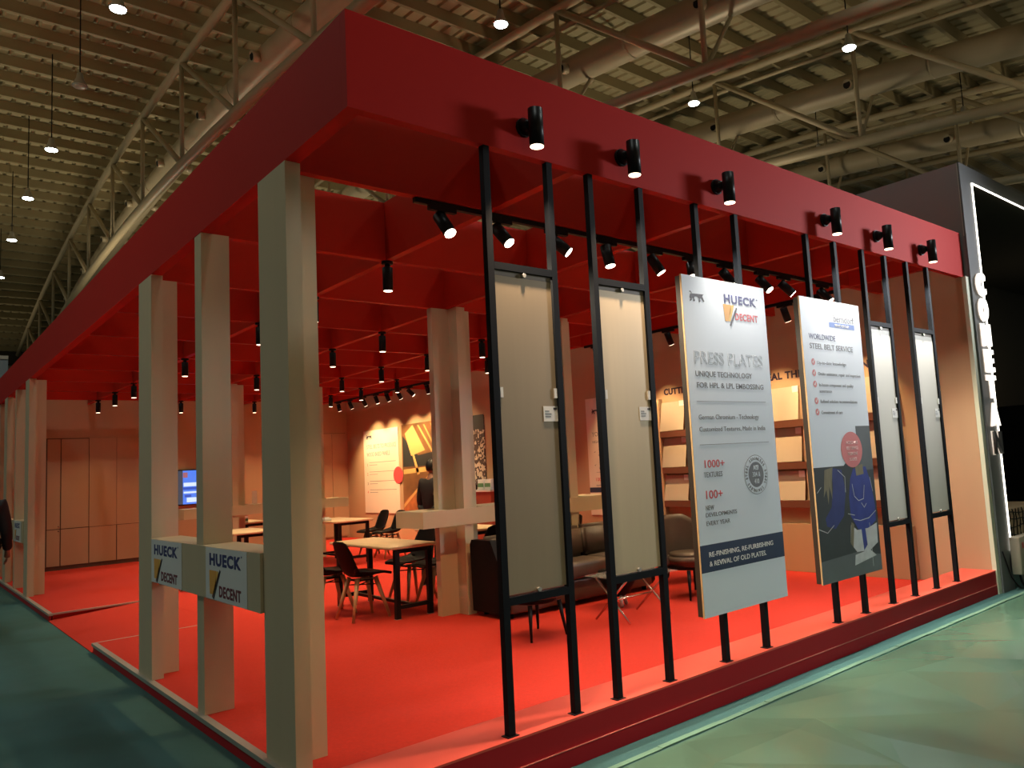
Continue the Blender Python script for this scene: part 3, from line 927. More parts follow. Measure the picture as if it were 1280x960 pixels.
t = poster('wall_poster', 'pale poster with small lettering at the back right wall, left of the workshop photo', 17.57, 15.87, 0.70, 2.63, mat('poster_cream', (0.74, 0.66, 0.56), 0.5))
xw = XR - 0.0155
polymesh([(17.42 - .30 * u, 2.42 + .14 * v) for u, v in LION], lambda u, v, k: (xw - 0.001, u, v), DARKTXT, t)
text('STEEL BELTS TO PRODUCE', (xw, 17.42, 2.20), 0.10, GREYTXT, t, SIDE, width=1.45)
text('WOOD BASED PANELS', (xw, 17.42, 2.02), 0.10, GREYTXT, t, SIDE, width=1.15)
for i, z in enumerate((1.84, 1.62, 1.40, 1.20)):
    text(str(i + 1), (xw, 17.42, z - 0.05), 0.07, [DARKTXT, REDTXT][i % 2], t, SIDE)
    MB().box(xw - 0.001, xw, 16.0, 17.30, z + 0.03, z + 0.04).build('rule', GREYTXT, t, True)
    MB().box(xw - 0.001, xw, 16.9, 17.30, z - 0.03, z - 0.02).build('rule', GREYTXT, t, True)
disc(lambda u, v, k: (xw - 0.004, u, v), REDTXT, t, 15.90, 1.55, 0.22, 0.19, 'round_badge')
t = poster('workshop_photo', 'large dark workshop photo with golden beams on the back right wall', 15.70, 13.7, 0.72, 2.65, mat('photo_amber', (0.16, 0.075, 0.03), 0.45, noise=(1.6, 0.9, (1, 1, 1.6))))
m_g = mat('photo_gold', (0.55, 0.33, 0.12), 0.45)
m_o = mat('photo_rust', (0.36, 0.12, 0.04), 0.45, noise=(6, 0.7))
for i, pl in enumerate(([(15.55, 2.45), (15.2, 2.62), (14.7, 2.05), (15.3, 1.95)], [(15.0, 2.6), (14.93, 2.6), (14.3, 1.95), (14.38, 1.95)], [(14.75, 2.6), (14.69, 2.6), (14.1, 1.9), (14.17, 1.9)], [(14.45, 2.6), (14.4, 2.6), (13.95, 1.95), (14.0, 1.95)],
                        [(15.25, 1.98), (15.17, 1.98), (14.95, 1.55), (15.06, 1.53)], [(15.65, 1.56), (13.9, 1.62), (13.9, 1.72), (15.65, 1.66)], [(15.68, 0.9), (14.6, 1.52), (14.5, 1.52), (15.68, 0.82)])):
    polymesh(pl, lambda u, v, k: (xw - 0.001, u, v), m_g, t, 'photo_detail')
polymesh([(15.68, 0.74), (13.9, 0.74), (13.9, 1.35), (14.8, 1.35), (15.68, 0.95)], lambda u, v, k: (xw - 0.0006, u, v), m_o, t, 'photo_detail')
polymesh([(15.66, 1.72), (14.4, 1.72), (14.4, 2.0), (15.0, 1.95), (15.66, 2.4)], lambda u, v, k: (xw - 0.0006, u, v), PICK, t, 'photo_detail')
wv = mat('photo_script', (0.35, 0.28, 0.22), 0.5)
nt = wv.node_tree
tc = nt.nodes.new('ShaderNodeTexCoord'); w1 = nt.nodes.new('ShaderNodeTexWave'); rp = nt.nodes.new('ShaderNodeValToRGB')
w1.inputs['Scale'].default_value = 6.0; w1.inputs['Distortion'].default_value = 14.0; w1.inputs['Detail'].default_value = 2.0
rp.color_ramp.elements[0].position = 0.45; rp.color_ramp.elements[0].color = (0.05, 0.03, 0.03, 1)
rp.color_ramp.elements[1].position = 0.6; rp.color_ramp.elements[1].color = (0.55, 0.46, 0.38, 1)
nt.links.new(tc.outputs['Object'], w1.inputs['Vector']); nt.links.new(w1.outputs['Fac'], rp.inputs['Fac']); nt.links.new(rp.outputs['Color'], nt.nodes['Principled BSDF'].inputs['Base Color'])
t = poster('script_picture', 'tall dark and white scribble-patterned picture right of the inner column', 13.45, 12.46, 1.22, 2.63, wv)
MB().box(XR - 0.0165, XR - 0.0155, 12.46, 13.45, 2.35, 2.63).build('photo_detail', PICK, t, True)
t = poster('wall_poster', 'pink-lit poster with an animal emblem behind the sofa, left of the beige plate', 9.50, 8.45, 0.74, 2.62, mat('poster_cream', (0.74, 0.66, 0.56), 0.5))
polymesh([(9.36 - .22 * u, 2.36 + .11 * v) for u, v in LION], lambda u, v, k: (xw - 0.001, u, v), DARKTXT, t)
text('YOU PRODUCE', (xw, 9.38, 2.0), 0.075, GREYTXT, t, SIDE, width=0.72)
text('HIGH QUALITY SURFACES', (xw, 9.38, 1.89), 0.045, GREYTXT, t, SIDE, width=0.74)
for z in (1.73, 1.52):
    text('✓', (xw, 9.36, z), 0.04, DARKTXT, t, SIDE)
    text('Tailor made', (xw, 9.25, z + 0.02), 0.04, GREYTXT, t, SIDE, width=0.36)
    text('textures', (xw, 9.25, z - 0.05), 0.04, GREYTXT, t, SIDE, width=0.25)
MB().box(xw - 0.001, xw, 8.6, 9.32, 1.42, 1.425).build('rule', GREYTXT, t, True)
text('1000+', (xw, 9.36, 1.28), 0.06, REDTXT, t, SIDE, width=0.22)
text('textures', (xw, 9.34, 1.20), 0.035, GREYTXT, t, SIDE, width=0.2)
MB().box(xw - 0.001, xw, 8.45, 9.50, 1.10, 1.22 - 0.04).build('print_band', NAVYBAND, t, True)
text('QUALITY', (xw - 0.001, 9.1, 1.12), 0.04, WHITE, t, SIDE, width=0.25)
for z, s_ in ((1.0, 'SPECIAL'), (0.92, 'FINISHES')): text(s_, (xw, 9.36, z - 0.03), 0.05, REDTXT, t, SIDE, width=0.35)

# ================================================================== BACK WALL : cabinet doors, TV
cab = thing('built_in_cabinet', 'wood laminate built-in cupboard with lower and tall doors on the left of the back wall', 'cabinet', (3.0, YB - 0.02, ZP))
yk = YB - 0.001
MB().box(1.85, 4.5, yk - 0.006, yk, ZP + 0.002, 0.17).build('toe_kick', SEAMD, cab, True)
MB().box(2.32, 4.5, yk - 0.006, yk, 0.171, 2.662).build('carcass', SEAMD, cab, True)
for i, (xa, xb) in enumerate(((2.33, 2.555), (2.56, 3.03), (3.035, 3.51), (3.515, 3.99), (3.995, 4.47))):
    d = MB().box(xa + 0.006, xb - 0.006, yk - 0.022, yk - 0.0065, 0.175, 0.875).build('door', WALLWOOD, cab, True)
    if i == 0:
        MB().tube([(xb - 0.03, yk - 0.0225, 0.845), (xb - 0.03, yk - 0.04, 0.845)], 0.012, 8).build('knob', CHROME, d, True)
    if i < 2:
        d = MB().box(xa + 0.006, xb - 0.006, yk - 0.022, yk - 0.0065, 0.89, 2.645).build('tall_door', WALLWOOD, cab, True)
        if i == 0:
            MB().tube([(xb - 0.03, yk - 0.0225, 0.93), (xb - 0.03, yk - 0.04, 0.93)], 0.012, 8).build('knob', CHROME, d, True)
    else:
        MB().box(xa + 0.001, xb - 0.001, yk - 0.022, yk - 0.0065, 0.885, 2.66).build('panel', WALLWOOD, cab, True)
cab2 = thing('tall_door', 'flush wood door in the back wall corner, right of the corner column', 'door', (8.0, YB - 0.02, ZP))
MB().box(7.2, 8.45, yk - 0.006, yk, ZP + 0.05, 2.66).build('door_frame', SEAMD, cab2, True)
d = MB().box(7.206, 8.09, yk - 0.022, yk - 0.0065, ZP + 0.05, 2.65).build('door_leaf', WALLWOOD, cab2, True)
MB().box(8.10, 8.444, yk - 0.022, yk - 0.0065, ZP + 0.05, 2.65).build('door_leaf', WALLWOOD, cab2, True)
MB().tube([(8.05, yk - 0.0225, 1.0), (8.05, yk - 0.07, 1.0)], 0.014, 8).build('door_handle', CHROME, d, True)

tv = thing('television', 'wall television with a bright blue page between the second and third left columns', 'television', (4.95, YB - 0.05, 1.18))
MB().rbox(4.52, 5.48, YB - 0.075, YB - 0.023, 1.17, 1.93, 0.008, 1).build('bezel', BLACKPL, tv, True)
MB().box(4.735, 5.46, YB - 0.0765, YB - 0.0755, 1.19, 1.91).build('screen', mat('screen_blue', (0.02, 0.03, 0.08), 0.3, emit=(0.10, 0.26, 1.0), strength=0.9), tv, True)
MB().box(4.54, 4.734, YB - 0.0765, YB - 0.0755, 1.19, 1.91).build('screen', mat('screen_dark', (0.03, 0.035, 0.05), 0.3, emit=(0.10, 0.12, 0.17), strength=0.5), tv, True)
ms = mat('screen_white', (0.1, 0.1, 0.1), 0.3, emit=(0.70, 0.85, 1.0), strength=1.0)
mdk = mat('screen_navy', (0.02, 0.02, 0.04), 0.3, emit=(0.05, 0.12, 0.65), strength=0.8)
mpk = mat('screen_red', (0.1, 0.04, 0.04), 0.3, emit=(0.45, 0.16, 0.20), strength=0.8)
for (xa, xb, za, zb_, m_) in ((4.75, 5.4, 1.57, 1.65, ms), (4.81, 5.4, 1.23, 1.33, ms), (4.75, 5.4, 1.42, 1.46, ms), (4.77, 4.9, 1.34, 1.39, mdk), (4.74, 5.4, 1.50, 1.55, mdk), (4.74, 4.83, 1.76, 1.87, mpk), (5.15, 5.45, 1.70, 1.88, ms)):
    MB().box(xa, xb, YB - 0.0775, YB - 0.077, za, zb_).build('screen_image', m_, tv, True)


# ================================================================== FURNITURE
def grid_shell(fn, nu, nv, th):
    bm = bmesh.new()
    V = [[bm.verts.new(fn(i / (nu - 1), j / (nv - 1))) for j in range(nv)] for i in range(nu)]
    for i in range(nu - 1):
        for j in range(nv - 1):
            bm.faces.new((V[i][j], V[i][j + 1], V[i + 1][j + 1], V[i + 1][j]))
    bmesh.ops.recalc_face_normals(bm, faces=bm.faces)
    bmesh.ops.solidify(bm, geom=bm.faces[:], thickness=th)
    return bm


def interp(tab, t):
    for (t0, *a), (t1, *b_) in zip(tab, tab[1:]):
        if t <= t1:
            k = (t - t0) / (t1 - t0)
            return [p + (q - p) * k for p, q in zip(a, b_)]
    return tab[-1][1:]


SHELL = [(0.0, 0.235, 0.440, 0.17, 0.0), (0.06, 0.225, 0.452, 0.20, 0.01), (0.2, 0.14, 0.448, 0.225, 0.03), (0.4, -0.02, 0.428, 0.225, 0.06), (0.52, -0.13, 0.440, 0.205, 0.075), (0.60, -0.185, 0.48, 0.19, 0.07), (0.70, -0.215, 0.56, 0.20, 0.055), (0.85, -0.25, 0.70, 0.20, 0.035), (0.96, -0.275, 0.80, 0.16, 0.02), (1.0, -0.283, 0.825, 0.10, 0.015)]


def shell_fn(u, v):
    x, z, w, c = interp(SHELL, u)
    s = 2 * v - 1
    k = abs(s) ** 2.2 * c
    if u < 0.55: return Vector((x, s * w, z + k))
    return Vector((x + k * 0.9, s * w, z + k * 0.25 * (1 - u)))


def dining_chair(lab, loc, rz, group):
    t = thing('dining_chair', lab, 'chair', loc, rz, group)
    MB().bm(grid_shell(shell_fn, 26, 13, 0.010), 0, True).build('seat_shell', BLACKPL, t)

    def pad(u, v):
        p = shell_fn(0.06 + 0.42 * u, 0.1 + 0.8 * v)
        return p + Vector((0, 0, 0.012 + 0.022 * (1 - (2 * u - 1) ** 4) * (1 - (2 * v - 1) ** 4)))
    MB().bm(grid_shell(pad, 10, 10, 0.008), 0, True).build('seat_pad', LEATHERB, t)
    for sx in (-1, 1):
        for sy_ in (-1, 1):
            MB().tube([(sx * 0.10 - 0.01, sy_ * 0.10, 0.428), (sx * 0.205 - 0.01, sy_ * 0.20, 0.008)], [0.025, 0.015], 10).build('leg', BEECH, t)
    b = MB()
    b.tube([(-0.13, -0.12, 0.36), (0.11, 0.12, 0.36)], 0.006, 6)
    b.tube([(-0.13, 0.12, 0.352), (0.11, -0.12, 0.352)], 0.006, 6)
    b.box(-0.10, 0.08, -0.09, 0.09, 0.395, 0.412)
    b.build('leg_brace', BLACK, t)
    return t


def table(lab, x0, x1, y0, y1, group='pale wood tables', top=TABLEWOOD):
    t = thing('table', lab, 'table', ((x0 + x1) / 2, (y0 + y1) / 2, ZP), 0, group)
    w, l = (x1 - x0) / 2, (y1 - y0) / 2
    MB().rbox(-w, w, -l, l, 0.715, 0.745, 0.004, 1).build('tabletop', top, t)
    a, c = w - 0.09, l - 0.06
    for sx in (-1, 1):
        for sy_ in (-1, 1):
            MB().box(sx * a - 0.025, sx * a + 0.025, sy_ * c - 0.025, sy_ * c + 0.025, 0.004, 0.7145).build('leg', BLACK, t)
            MB().box(sx * a - 0.03, sx * a + 0.03, sy_ * c - 0.03, sy_ * c + 0.03, 0.0, 0.0035).build('foot', ALU, t)
    for sy_ in (-1, 1):
        MB().box(-a + 0.0255, a - 0.0255, sy_ * c - 0.02, sy_ * c + 0.02, 0.10, 0.14).build('stretcher', BLACK, t)
        MB().box(-a + 0.0255, a - 0.0255, sy_ * c - 0.02, sy_ * c + 0.02, 0.67, 0.7145).build('apron', BLACK, t)
    MB().box(-0.02, 0.02, -c + 0.0205, c - 0.0205, 0.105, 0.135).build('stretcher', BLACK, t)
    return t


table('pale wood table with black steel legs nearest the bar rail, in front of the column', 3.86, 4.42, 7.45, 8.95)
G1 = 'black shell chairs at the nearest table'
ch = dining_chair('black shell chair with wooden legs at the near table, in front, left of its legs', (3.78, 7.93, ZP), 0.0, G1)
dup(ch, (3.66, 8.47, ZP), -0.05, 'black shell chair half hidden by the corner column at the near table')
dup(ch, (4.64, 8.46, ZP), PI + 0.1, 'black shell chair across the near table, its grey-lit back under the bar rail')
dup(ch, (4.66, 7.88, ZP), PI - 0.1, 'black shell chair across the near table, half behind the inner column')
table('pale wood table in the middle distance, beside the corner column', 5.62, 6.30, 12.75, 14.15)
c2 = dup(ch, (6.74, 13.05, ZP), PI, 'black shell chair at the middle-distance table, seen whole before the poster wall')
c2['group'] = 'black shell chairs at the far tables'
c2 = dup(ch, (6.74, 13.68, ZP), PI, 'black shell chair just behind another one at the middle-distance table')
c2['group'] = 'black shell chairs at the far tables'
table('pale wood table seen between the first two left columns', 3.85, 4.50, 12.3, 13.55)
c2 = dup(ch, (3.36, 12.55, ZP), 0.0, 'dark shell chair below the blue television')
c2['group'] = 'black shell chairs at the far tables'
c2 = dup(ch, (4.96, 12.9, ZP), PI, 'black shell chair on the far side of the table between the first two left columns')
c2['group'] = 'black shell chairs at the far tables'
table('farthest pale table behind the far bar rail, with green packs on it', 4.75, 5.45, 15.2, 16.4)
table('pale wood table behind the sofa', 5.25, 6.0, 8.35, 9.45)
c2 = dup(ch, (5.45, 8.02, ZP), PI / 2, 'black shell chair back just above the left end of the sofa')
c2['group'] = 'black shell chairs behind the sofa'
c2 = dup(ch, (6.62, 8.05, ZP), PI / 2 + 0.2, 'black shell chair back above the right end of the sofa')
c2['group'] = 'black shell chairs behind the sofa'

# sofa, facing -Y
sx0, sx1, sy0, sy1 = 4.52, 6.66, 6.36, 6.99
t = thing('sofa', 'dark brown leather sofa with a black end panel behind the first plates', 'sofa', ((sx0 + sx1) / 2, (sy0 + sy1) / 2, ZP), 0)
b = MB()
prof = [(sy1 - 0.02, 0.05), (sy0 + 0.10, 0.05), (sy0 + 0.05, 0.10), (sy0 + 0.05, 0.38), (sy0 + 0.26, 0.77), (sy1 - 0.03, 0.77), (sy1 - 0.0, 0.72)]
b.prism(prof, lambda u, v, k: (sx0 + 0.07 * k, u, ZP + v)); b.build('end_panel', LEATHERB, t, True)
b = MB(); b.prism([(a, v) for a, v in prof], lambda u, v, k: (sx1 - 0.07 + 0.07 * k, u, ZP + v)); b.build('end_panel', LEATHERB, t, True)
MB().rbox(sx0 + 0.072, sx1 - 0.072, sy0 + 0.03, sy1 - 0.05, ZP + 0.05, ZP + 0.27, 0.02, 2).build('base', LEATHER, t, True)
L3 = (sx1 - sx0 - 0.15) / 3
for i in range(3):
    xa = sx0 + 0.075 + i * L3
    MB().rbox(xa + 0.003, xa + L3 - 0.003, sy0, sy1 - 0.19, ZP + 0.272, ZP + 0.455, 0.045, 4).build('seat_cushion', LEATHER, t, True)
    b = MB()
    bm = bmesh.new(); bmesh.ops.create_cube(bm, size=1)
    for v in bm.verts:
        v.co = Vector((xa + L3 / 2 + v.co.x * (L3 - 0.008), sy1 - 0.15 + v.co.y * 0.16 + (v.co.z + 0.5) * 0.04, ZP + 0.62 + v.co.z * 0.34))
    bmesh.ops.bevel(bm, geom=list(bm.edges), offset=0.04, segments=4, affect='EDGES')
    b.bm(bm, 0, True).build('back_cushion', LEATHER, t, True)
MB().box(sx0 + 0.072, sx1 - 0.072, sy1 - 0.035, sy1 - 0.005, ZP + 0.05, ZP + 0.70).build('back_panel', LEATHERB, t, True)
for x in (sx0 + 0.12, sx1 - 0.12):
    for y in (sy0 + 0.12, sy1 - 0.08):
        MB().lathe([(0.025, 0.0), (0.03, 0.05)], 10, (x, y, ZP)).build('foot', BLACK, t, True)


# tub chairs
def tub_chair(lab, loc, rz, w=0.30, group='brown tub chairs', ht=0.80):
    t = thing('tub_chair', lab, 'armchair', loc, rz, group)

    def back(u, v):
        a = PI + (2 * u - 1) * 1.6
        f = abs(2 * u - 1)
        top = ht - 0.30 * max(0, f - 0.25) ** 1.4 / 0.67
        z = 0.36 + (top - 0.36) * v
        rr = w * (0.90 + 0.16 * v)
        return Vector((rr * math.cos(a) * 1.0, rr * math.sin(a), z))
    MB().bm(grid_shell(back, 27, 9, -0.05), 0, True).build('back_shell', LEATHER, t)
    bm = bmesh.new()
    bmesh.ops.create_cone(bm, cap_ends=True, segments=24, radius1=w * 0.92, radius2=w * 0.92, depth=0.13)
    for v in bm.verts: v.co = Vector((v.co.x * 1.02 + 0.04, v.co.y * 0.96, v.co.z + 0.405))
    bmesh.ops.bevel(bm, geom=[e for e in bm.edges if abs(e.verts[0].co.z - e.verts[1].co.z) < 0.01], offset=0.035, segments=4, affect='EDGES')
    MB().bm(bm, 0, True).build('seat_cushion', LEATHER, t)
    MB().lathe([(w * 0.8, 0.305), (w * 0.84, 0.338)], 20).build('seat_base', BLACK, t)
    q = w * 0.62
    for sx in (-1, 1):
        for sy_ in (-1, 1):
            MB().tube([(sx * q, sy_ * q, 0.306), (sx * (q + 0.045), sy_ * (q + 0.035), 0.004)], [0.021, 0.010], 10).build('leg', BLACK, t)
    return t


tub_chair('small brown tub chair on thin black legs hidden behind the taupe plate', (4.285, 5.64, ZP), PI / 2, 0.26, 'brown tub chairs', 0.70)
tub_chair('brown tub chair with rounded back between the beige plate and the press plates banner', (6.50, 5.70, ZP), -1.75, 0.32, 'brown tub chairs', 0.86)
tub_chair('dark tub chair back just behind the rounded brown tub chair', (7.25, 6.45, ZP), -0.9, 0.31)

# glass side table with crossed chrome legs
t = thing('side_table', 'low glass table on crossed chrome legs below the beige plate', 'table', (5.32, 5.44, ZP))
for x in (5.05, 5.60):
    for s_ in (-1, 1):
        MB().tube([(x, 5.44 - s_ * 0.23, ZP + 0.011), (x + s_ * 0.016, 5.44 + s_ * 0.23, ZP + 0.40)], 0.011, 8).build('leg', CHROME, t, True)
MB().tube([(5.06, 5.44, ZP + 0.20), (5.59, 5.44, ZP + 0.20)], 0.010, 8).build('stretcher', CHROME, t, True)
MB().rbox(4.98, 5.67, 5.15, 5.73, ZP + 0.412, ZP + 0.424, 0.003, 1).build('glass_top', GLASS, t, True)
t = thing('footstool', 'small dark footstool on pale feet under the crossed chrome legs', 'stool', (5.66, 5.98, ZP))
bm = bmesh.new()
bmesh.ops.create_cone(bm, cap_ends=True, segments=20, radius1=0.10, radius2=0.24, depth=0.26)
for v in bm.verts: v.co.z += 0.24
bmesh.ops.bevel(bm, geom=[e for e in bm.edges if abs(e.verts[0].co.z - e.verts[1].co.z) < 0.01], offset=0.03, segments=3, affect='EDGES')
MB().bm(bm, 0, True).build('cushion', LEATHERB, t)
for a in range(3):
    MB().tube([(0.06 * math.cos(a * 2.1), 0.06 * math.sin(a * 2.1), 0.12), (0.10 * math.cos(a * 2.1), 0.10 * math.sin(a * 2.1), 0.008)], 0.018, 8).build('foot', ALU, t)

# counter and small things at the far right wall
t = thing('counter', 'red-brown counter against the wall under the scribble-patterned picture', 'counter', (8.15, 12.4, ZP))
MB().box(7.95, 8.47, 11.55, 13.3, ZP + 0.001, 1.17).build('counter_body', CABRED, t, True)
MB().box(7.92, 8.475, 11.52, 13.33, 1.171, 1.20).build('counter_top', WHITE, t, True)
for i, (y, lab) in enumerate(((12.02, 'green and white pack on the red-brown counter, left one'), (11.80, 'green and white pack on the red-brown counter, right one beside the black post'))):
    o = thing('paper_pack', lab, 'box', (8.12, y, 1.201), 0, 'packs on the counter')
    MB().rbox(-0.06, 0.06, -0.095, 0.095, 0, 0.19, 0.006, 1).build('pack_body', WHITE, o)
    MB().box(-0.062, -0.0605, -0.09, 0.09, 0.05, 0.12).build('pack_print', GREENPK, o)
for i, y in enumerate((12.35, 12.55, 12.75)):
    o = thing('dark_flask', 'small dark flask on the red-brown counter, %s from the right' % ORD[i], 'bottle', (8.15, y, 1.201), 0, 'dark flasks on the counter')
    MB().lathe([(0.04, 0), (0.045, 0.02), (0.045, 0.08), (0.02, 0.11), (0.02, 0.13)], 12).build('flask_body', BLACKPL, o)
    MB().lathe([(0.022, 0.1305), (0.022, 0.145)], 12).build('cap', WHITE, o)
o = thing('paper_pack', 'green and white pack on the farthest table behind the far bar rail', 'box', (4.95, 15.3, ZP + 0.7455))
MB().rbox(-0.08, 0.08, -0.06, 0.06, 0, 0.12, 0.005, 1).build('pack_body', WHITE, o)
MB().box(-0.075, 0.075, -0.062, -0.0605, 0.03, 0.08).build('pack_print', GREENPK, o)
o = thing('glass_vase', 'clear glass cylinder on the far bar rail between the first two left columns', 'vase', (4.93, 14.6, 1.191))
MB().lathe([(0.042, 0), (0.045, 0.006), (0.045, 0.235), (0.041, 0.235), (0.041, 0.008)], 20).build('glass_body', GLASS, o)
o = thing('napkin_box', 'white napkin box on the middle-distance table', 'box', (5.70, 13.3, ZP + 0.7455))
MB().rbox(-0.06, 0.06, -0.06, 0.06, 0, 0.05, 0.005, 1).build('box_body', WHITE, o)
MB().box(-0.04, 0.04, -0.012, 0.012, 0.0505, 0.065).build('napkin', WHITE, o)

# ================================================================== NEIGHBOUR BOOTH (right)
nb = thing('neighbour_booth', 'tall dark grey neighbouring booth with a light outlined opening', 'booth', (8.6, 3.3, 0))
MB().box(8.601, 8.66, 3.30, 16.0, 0.001, 4.62).build('side_wall', NSIDE, nb, True)
MB().box(8.59, 8.605, 3.295, 3.31, 3.80, 4.62).build('corner_trim', ALU, nb, True)
MB().box(8.584, 8.885, 3.28, 3.299, 0.001, 4.62).build('pillar_face', NGREY, nb, True)
MB().box(8.885, 36.0, 3.28, 3.299, 4.44, 4.62).build('header', NGREY, nb, True)
MB().box(8.661, 8.89, 3.2995, 3.9, 0.001, 4.60).build('pillar', NDARK, nb, True)
MB().box(8.89, 36.0, 3.2995, 3.9, 4.44, 4.60).build('header_soffit', NDARK, nb, True)
MB().box(8.67, 36.0, 5.6, 5.7, 0.001, 4.58).build('inner_wall', NDARK, nb, True)
MB().box(8.67, 36.0, 3.901, 5.599, 4.50, 4.58).build('inner_ceiling', NDARK, nb, True)
MB().box(8.872, 8.884, 3.268, 3.2795, 0.40, 4.44).build('light_strip', LED, nb, True)
MB().box(8.884, 36.0, 3.268, 3.2795, 4.428, 4.44).build('light_strip', LED, nb, True)
MB().box(13.9, 16.5, 4.6, 5.598, 0.001, 2.12).build('inner_block', BLACK, nb, True)
MB().add([(10.35, 4.3, 4.10), (11.0, 4.3, 4.02), (10.35, 4.3, 4.32), (10.35, 4.36, 4.10), (11.0, 4.36, 4.02), (10.35, 4.36, 4.32)], [(0, 1, 2), (3, 5, 4), (0, 3, 4, 1), (1, 4, 5, 2), (2, 5, 3, 0)]).build('hanging_panel', CREAM, nb, True)
lamp('POINT', (14.0, 4.4, 2.6), 9, (1.0, 0.85, 0.65), size=0.1, parent=None)   # unseen dim point light added to lift the dark neighbour interior
sg = thing('illuminated_sign', 'vertical row of glowing white letters on the grey neighbour pillar', 'sign', (8.75, 3.27, 1.36))
LZ = [3.16, 2.88, 2.60, 2.32, 2.04, 1.74, 1.44]
for i, chx in enumerate('COMETAN'):
    lit = i < 6
    o = text(chx, (8.755, 3.245, LZ[i]), 0.235, LETTERLED if lit else LETTEREDGE, sg, FRONT, align='CENTER', bold=0.03, depth=0.012, name='letter', width=0.20)
    w = text(chx, (8.755, 3.262, LZ[i]), 0.235, LETTERGLOW, sg, FRONT, align='CENTER', bold=0.05, depth=0.004, name='letter_glow', width=0.225)
# electrical box and its cable
t = thing('meter_box', 'grey electrical box with a dark window at the foot of the grey pillar', 'electrical box', (9.0, 3.1, 0))
MB().rbox(8.80, 9.22, 3.160, 3.262, 0.16, 0.55, 0.012, 2).build('box_body', BOXGREY, t, True)
MB().box(8.90, 9.06, 3.156, 3.1595, 0.31, 0.37).build('window', BLACK, t, True)
for q in range(4):
    MB().box(8.865 + 0.065 * q, 8.90 + 0.065 * q, 3.157, 3.1595, 0.43, 0.49).build('mark', REDTXT, t, True)
for q in range(5):
    MB().tube([(8.88 + 0.07 * q, 3.22, 0.16), (8.87 + 0.07 * q, 3.20, 0.08), (8.90 + 0.075 * q, 3.18, 0.013)], 0.011, 7).build('cable_end', [BLACK, ALU, mat('cable_red', (0.4, 0.03, 0.04), 0.5)][q % 3], t, True)
o = MB().tube([(8.62, 3.27, 0.42), (8.68, 3.265, 0.30), (8.76, 3.26, 0.14), (8.80, 3.22, 0.05), (8.84, 3.21, 0.03)], 0.007, 7).build('power_cable', BLACK)
tag(o, 'thin black cable drooping down the grey pillar to the electrical box', 'cable')
t = thing('net_wrapped_stack', 'cream stack wrapped in dark netting at the right edge, behind the electrical box', 'stack', (11.0, 3.95, 0))
MB().rbox(10.2, 11.9, 3.92, 4.5, 0.01, 0.69, 0.05, 3).build('stack_body', CREAM, t, True)
b = MB()
rnd = random.Random(3)
for q in range(7):
    z = 0.06 + 0.095 * q
    b.tube([(10.2 + 0.17 * i, 3.912, z + rnd.uniform(-0.025, 0.025)) for i in range(11)], 0.007, 5)
for q in range(15):
    x = 10.23 + 0.11 * q
    b.tube([(x + rnd.uniform(-0.03, 0.03), 3.912, 0.02 + 0.082 * i) for i in range(9)], 0.007, 5)
o = b.build('netting', BLACK, t, True); o['kind'] = 'stuff'
# distant booth board on the far left
t = thing('distant_booth', 'blue-grey top of a distant booth at the far left edge', 'booth', (1.2, 22.2, 0))
MB().box(0.4, 2.02, 22.0, 22.4, 0.001, 4.78).build('board', BOARDBLUE, t, True)
MB().box(0.4, 2.02, 21.985, 21.999, 4.70, 4.78).build('board_edge', ALU, t, True)

# ------------------------------------------------------------------ plastic film over the aisle carpet
rnd = random.Random(11)
bm = bmesh.new()
gx, gy = 22, 13
V = []
for i in range(gx + 1):
    row = []
    for j in range(gy + 1):
        x = 1.2 + i * 0.50 + (rnd.uniform(-0.2, 0.2) if 0 < i < gx else 0)
        y = -3.2 + j * 0.484 + (rnd.uniform(-0.2, 0.2) if 0 < j < gy else 0)
        z = 0.003 + (rnd.uniform(0.0, 0.05) if 0 < j < gy else 0)
        row.append(bm.verts.new((x, y, z)))
    V.append(row)
for i in range(gx):
    for j in range(gy):
        a, b_, c, d = V[i][j], V[i + 1][j], V[i + 1][j + 1], V[i][j + 1]
        if rnd.random() < 0.5:
            bm.faces.new((a, b_, c)); bm.faces.new((a, c, d))
        else:
            bm.faces.new((a, b_, d)); bm.faces.new((b_, c, d))
o = MB().bm(bm).build('plastic_film', FILM)
b = MB()
for i in range(44):
    xx = 1.2 + i * 0.25
    b.box(xx, xx + 0.249, 3.105, 3.145, 0.001, 0.009 + 0.002 * math.sin(i * 1.7))
b2 = b.build('edge_fold', mat('film_edge', (0.12, 0.24, 0.17), 0.9), o)
b2['kind'] = 'stuff'
tag(o, 'wrinkled translucent protective film over the carpet in front of the booth', 'floor film')


# ================================================================== PEOPLE
def skin(verts, edges, radii, root=0, sub=2):
    me = bpy.data.meshes.new('skin')
    me.from_pydata(verts, edges, [])
    o = bpy.data.objects.new('skin', me)
    COL.objects.link(o)
    md = o.modifiers.new('s', 'SKIN')
    md.use_smooth_shade = True
    for i, r in enumerate(radii):
        sv = me.skin_vertices[0].data[i]
        sv.radius = r if isinstance(r, tuple) else (r, r)
        sv.use_root = (i == root)
    o.modifiers.new('d', 'SUBSURF').levels = sub
    dg = bpy.context.evaluated_depsgraph_get()
    m2 = bpy.data.meshes.new_from_object(o.evaluated_get(dg))
    bm = bmesh.new()
    bm.from_mesh(m2)
    bpy.data.objects.remove(o)
    bpy.data.meshes.remove(me)
    bpy.data.meshes.remove(m2)
    return bm


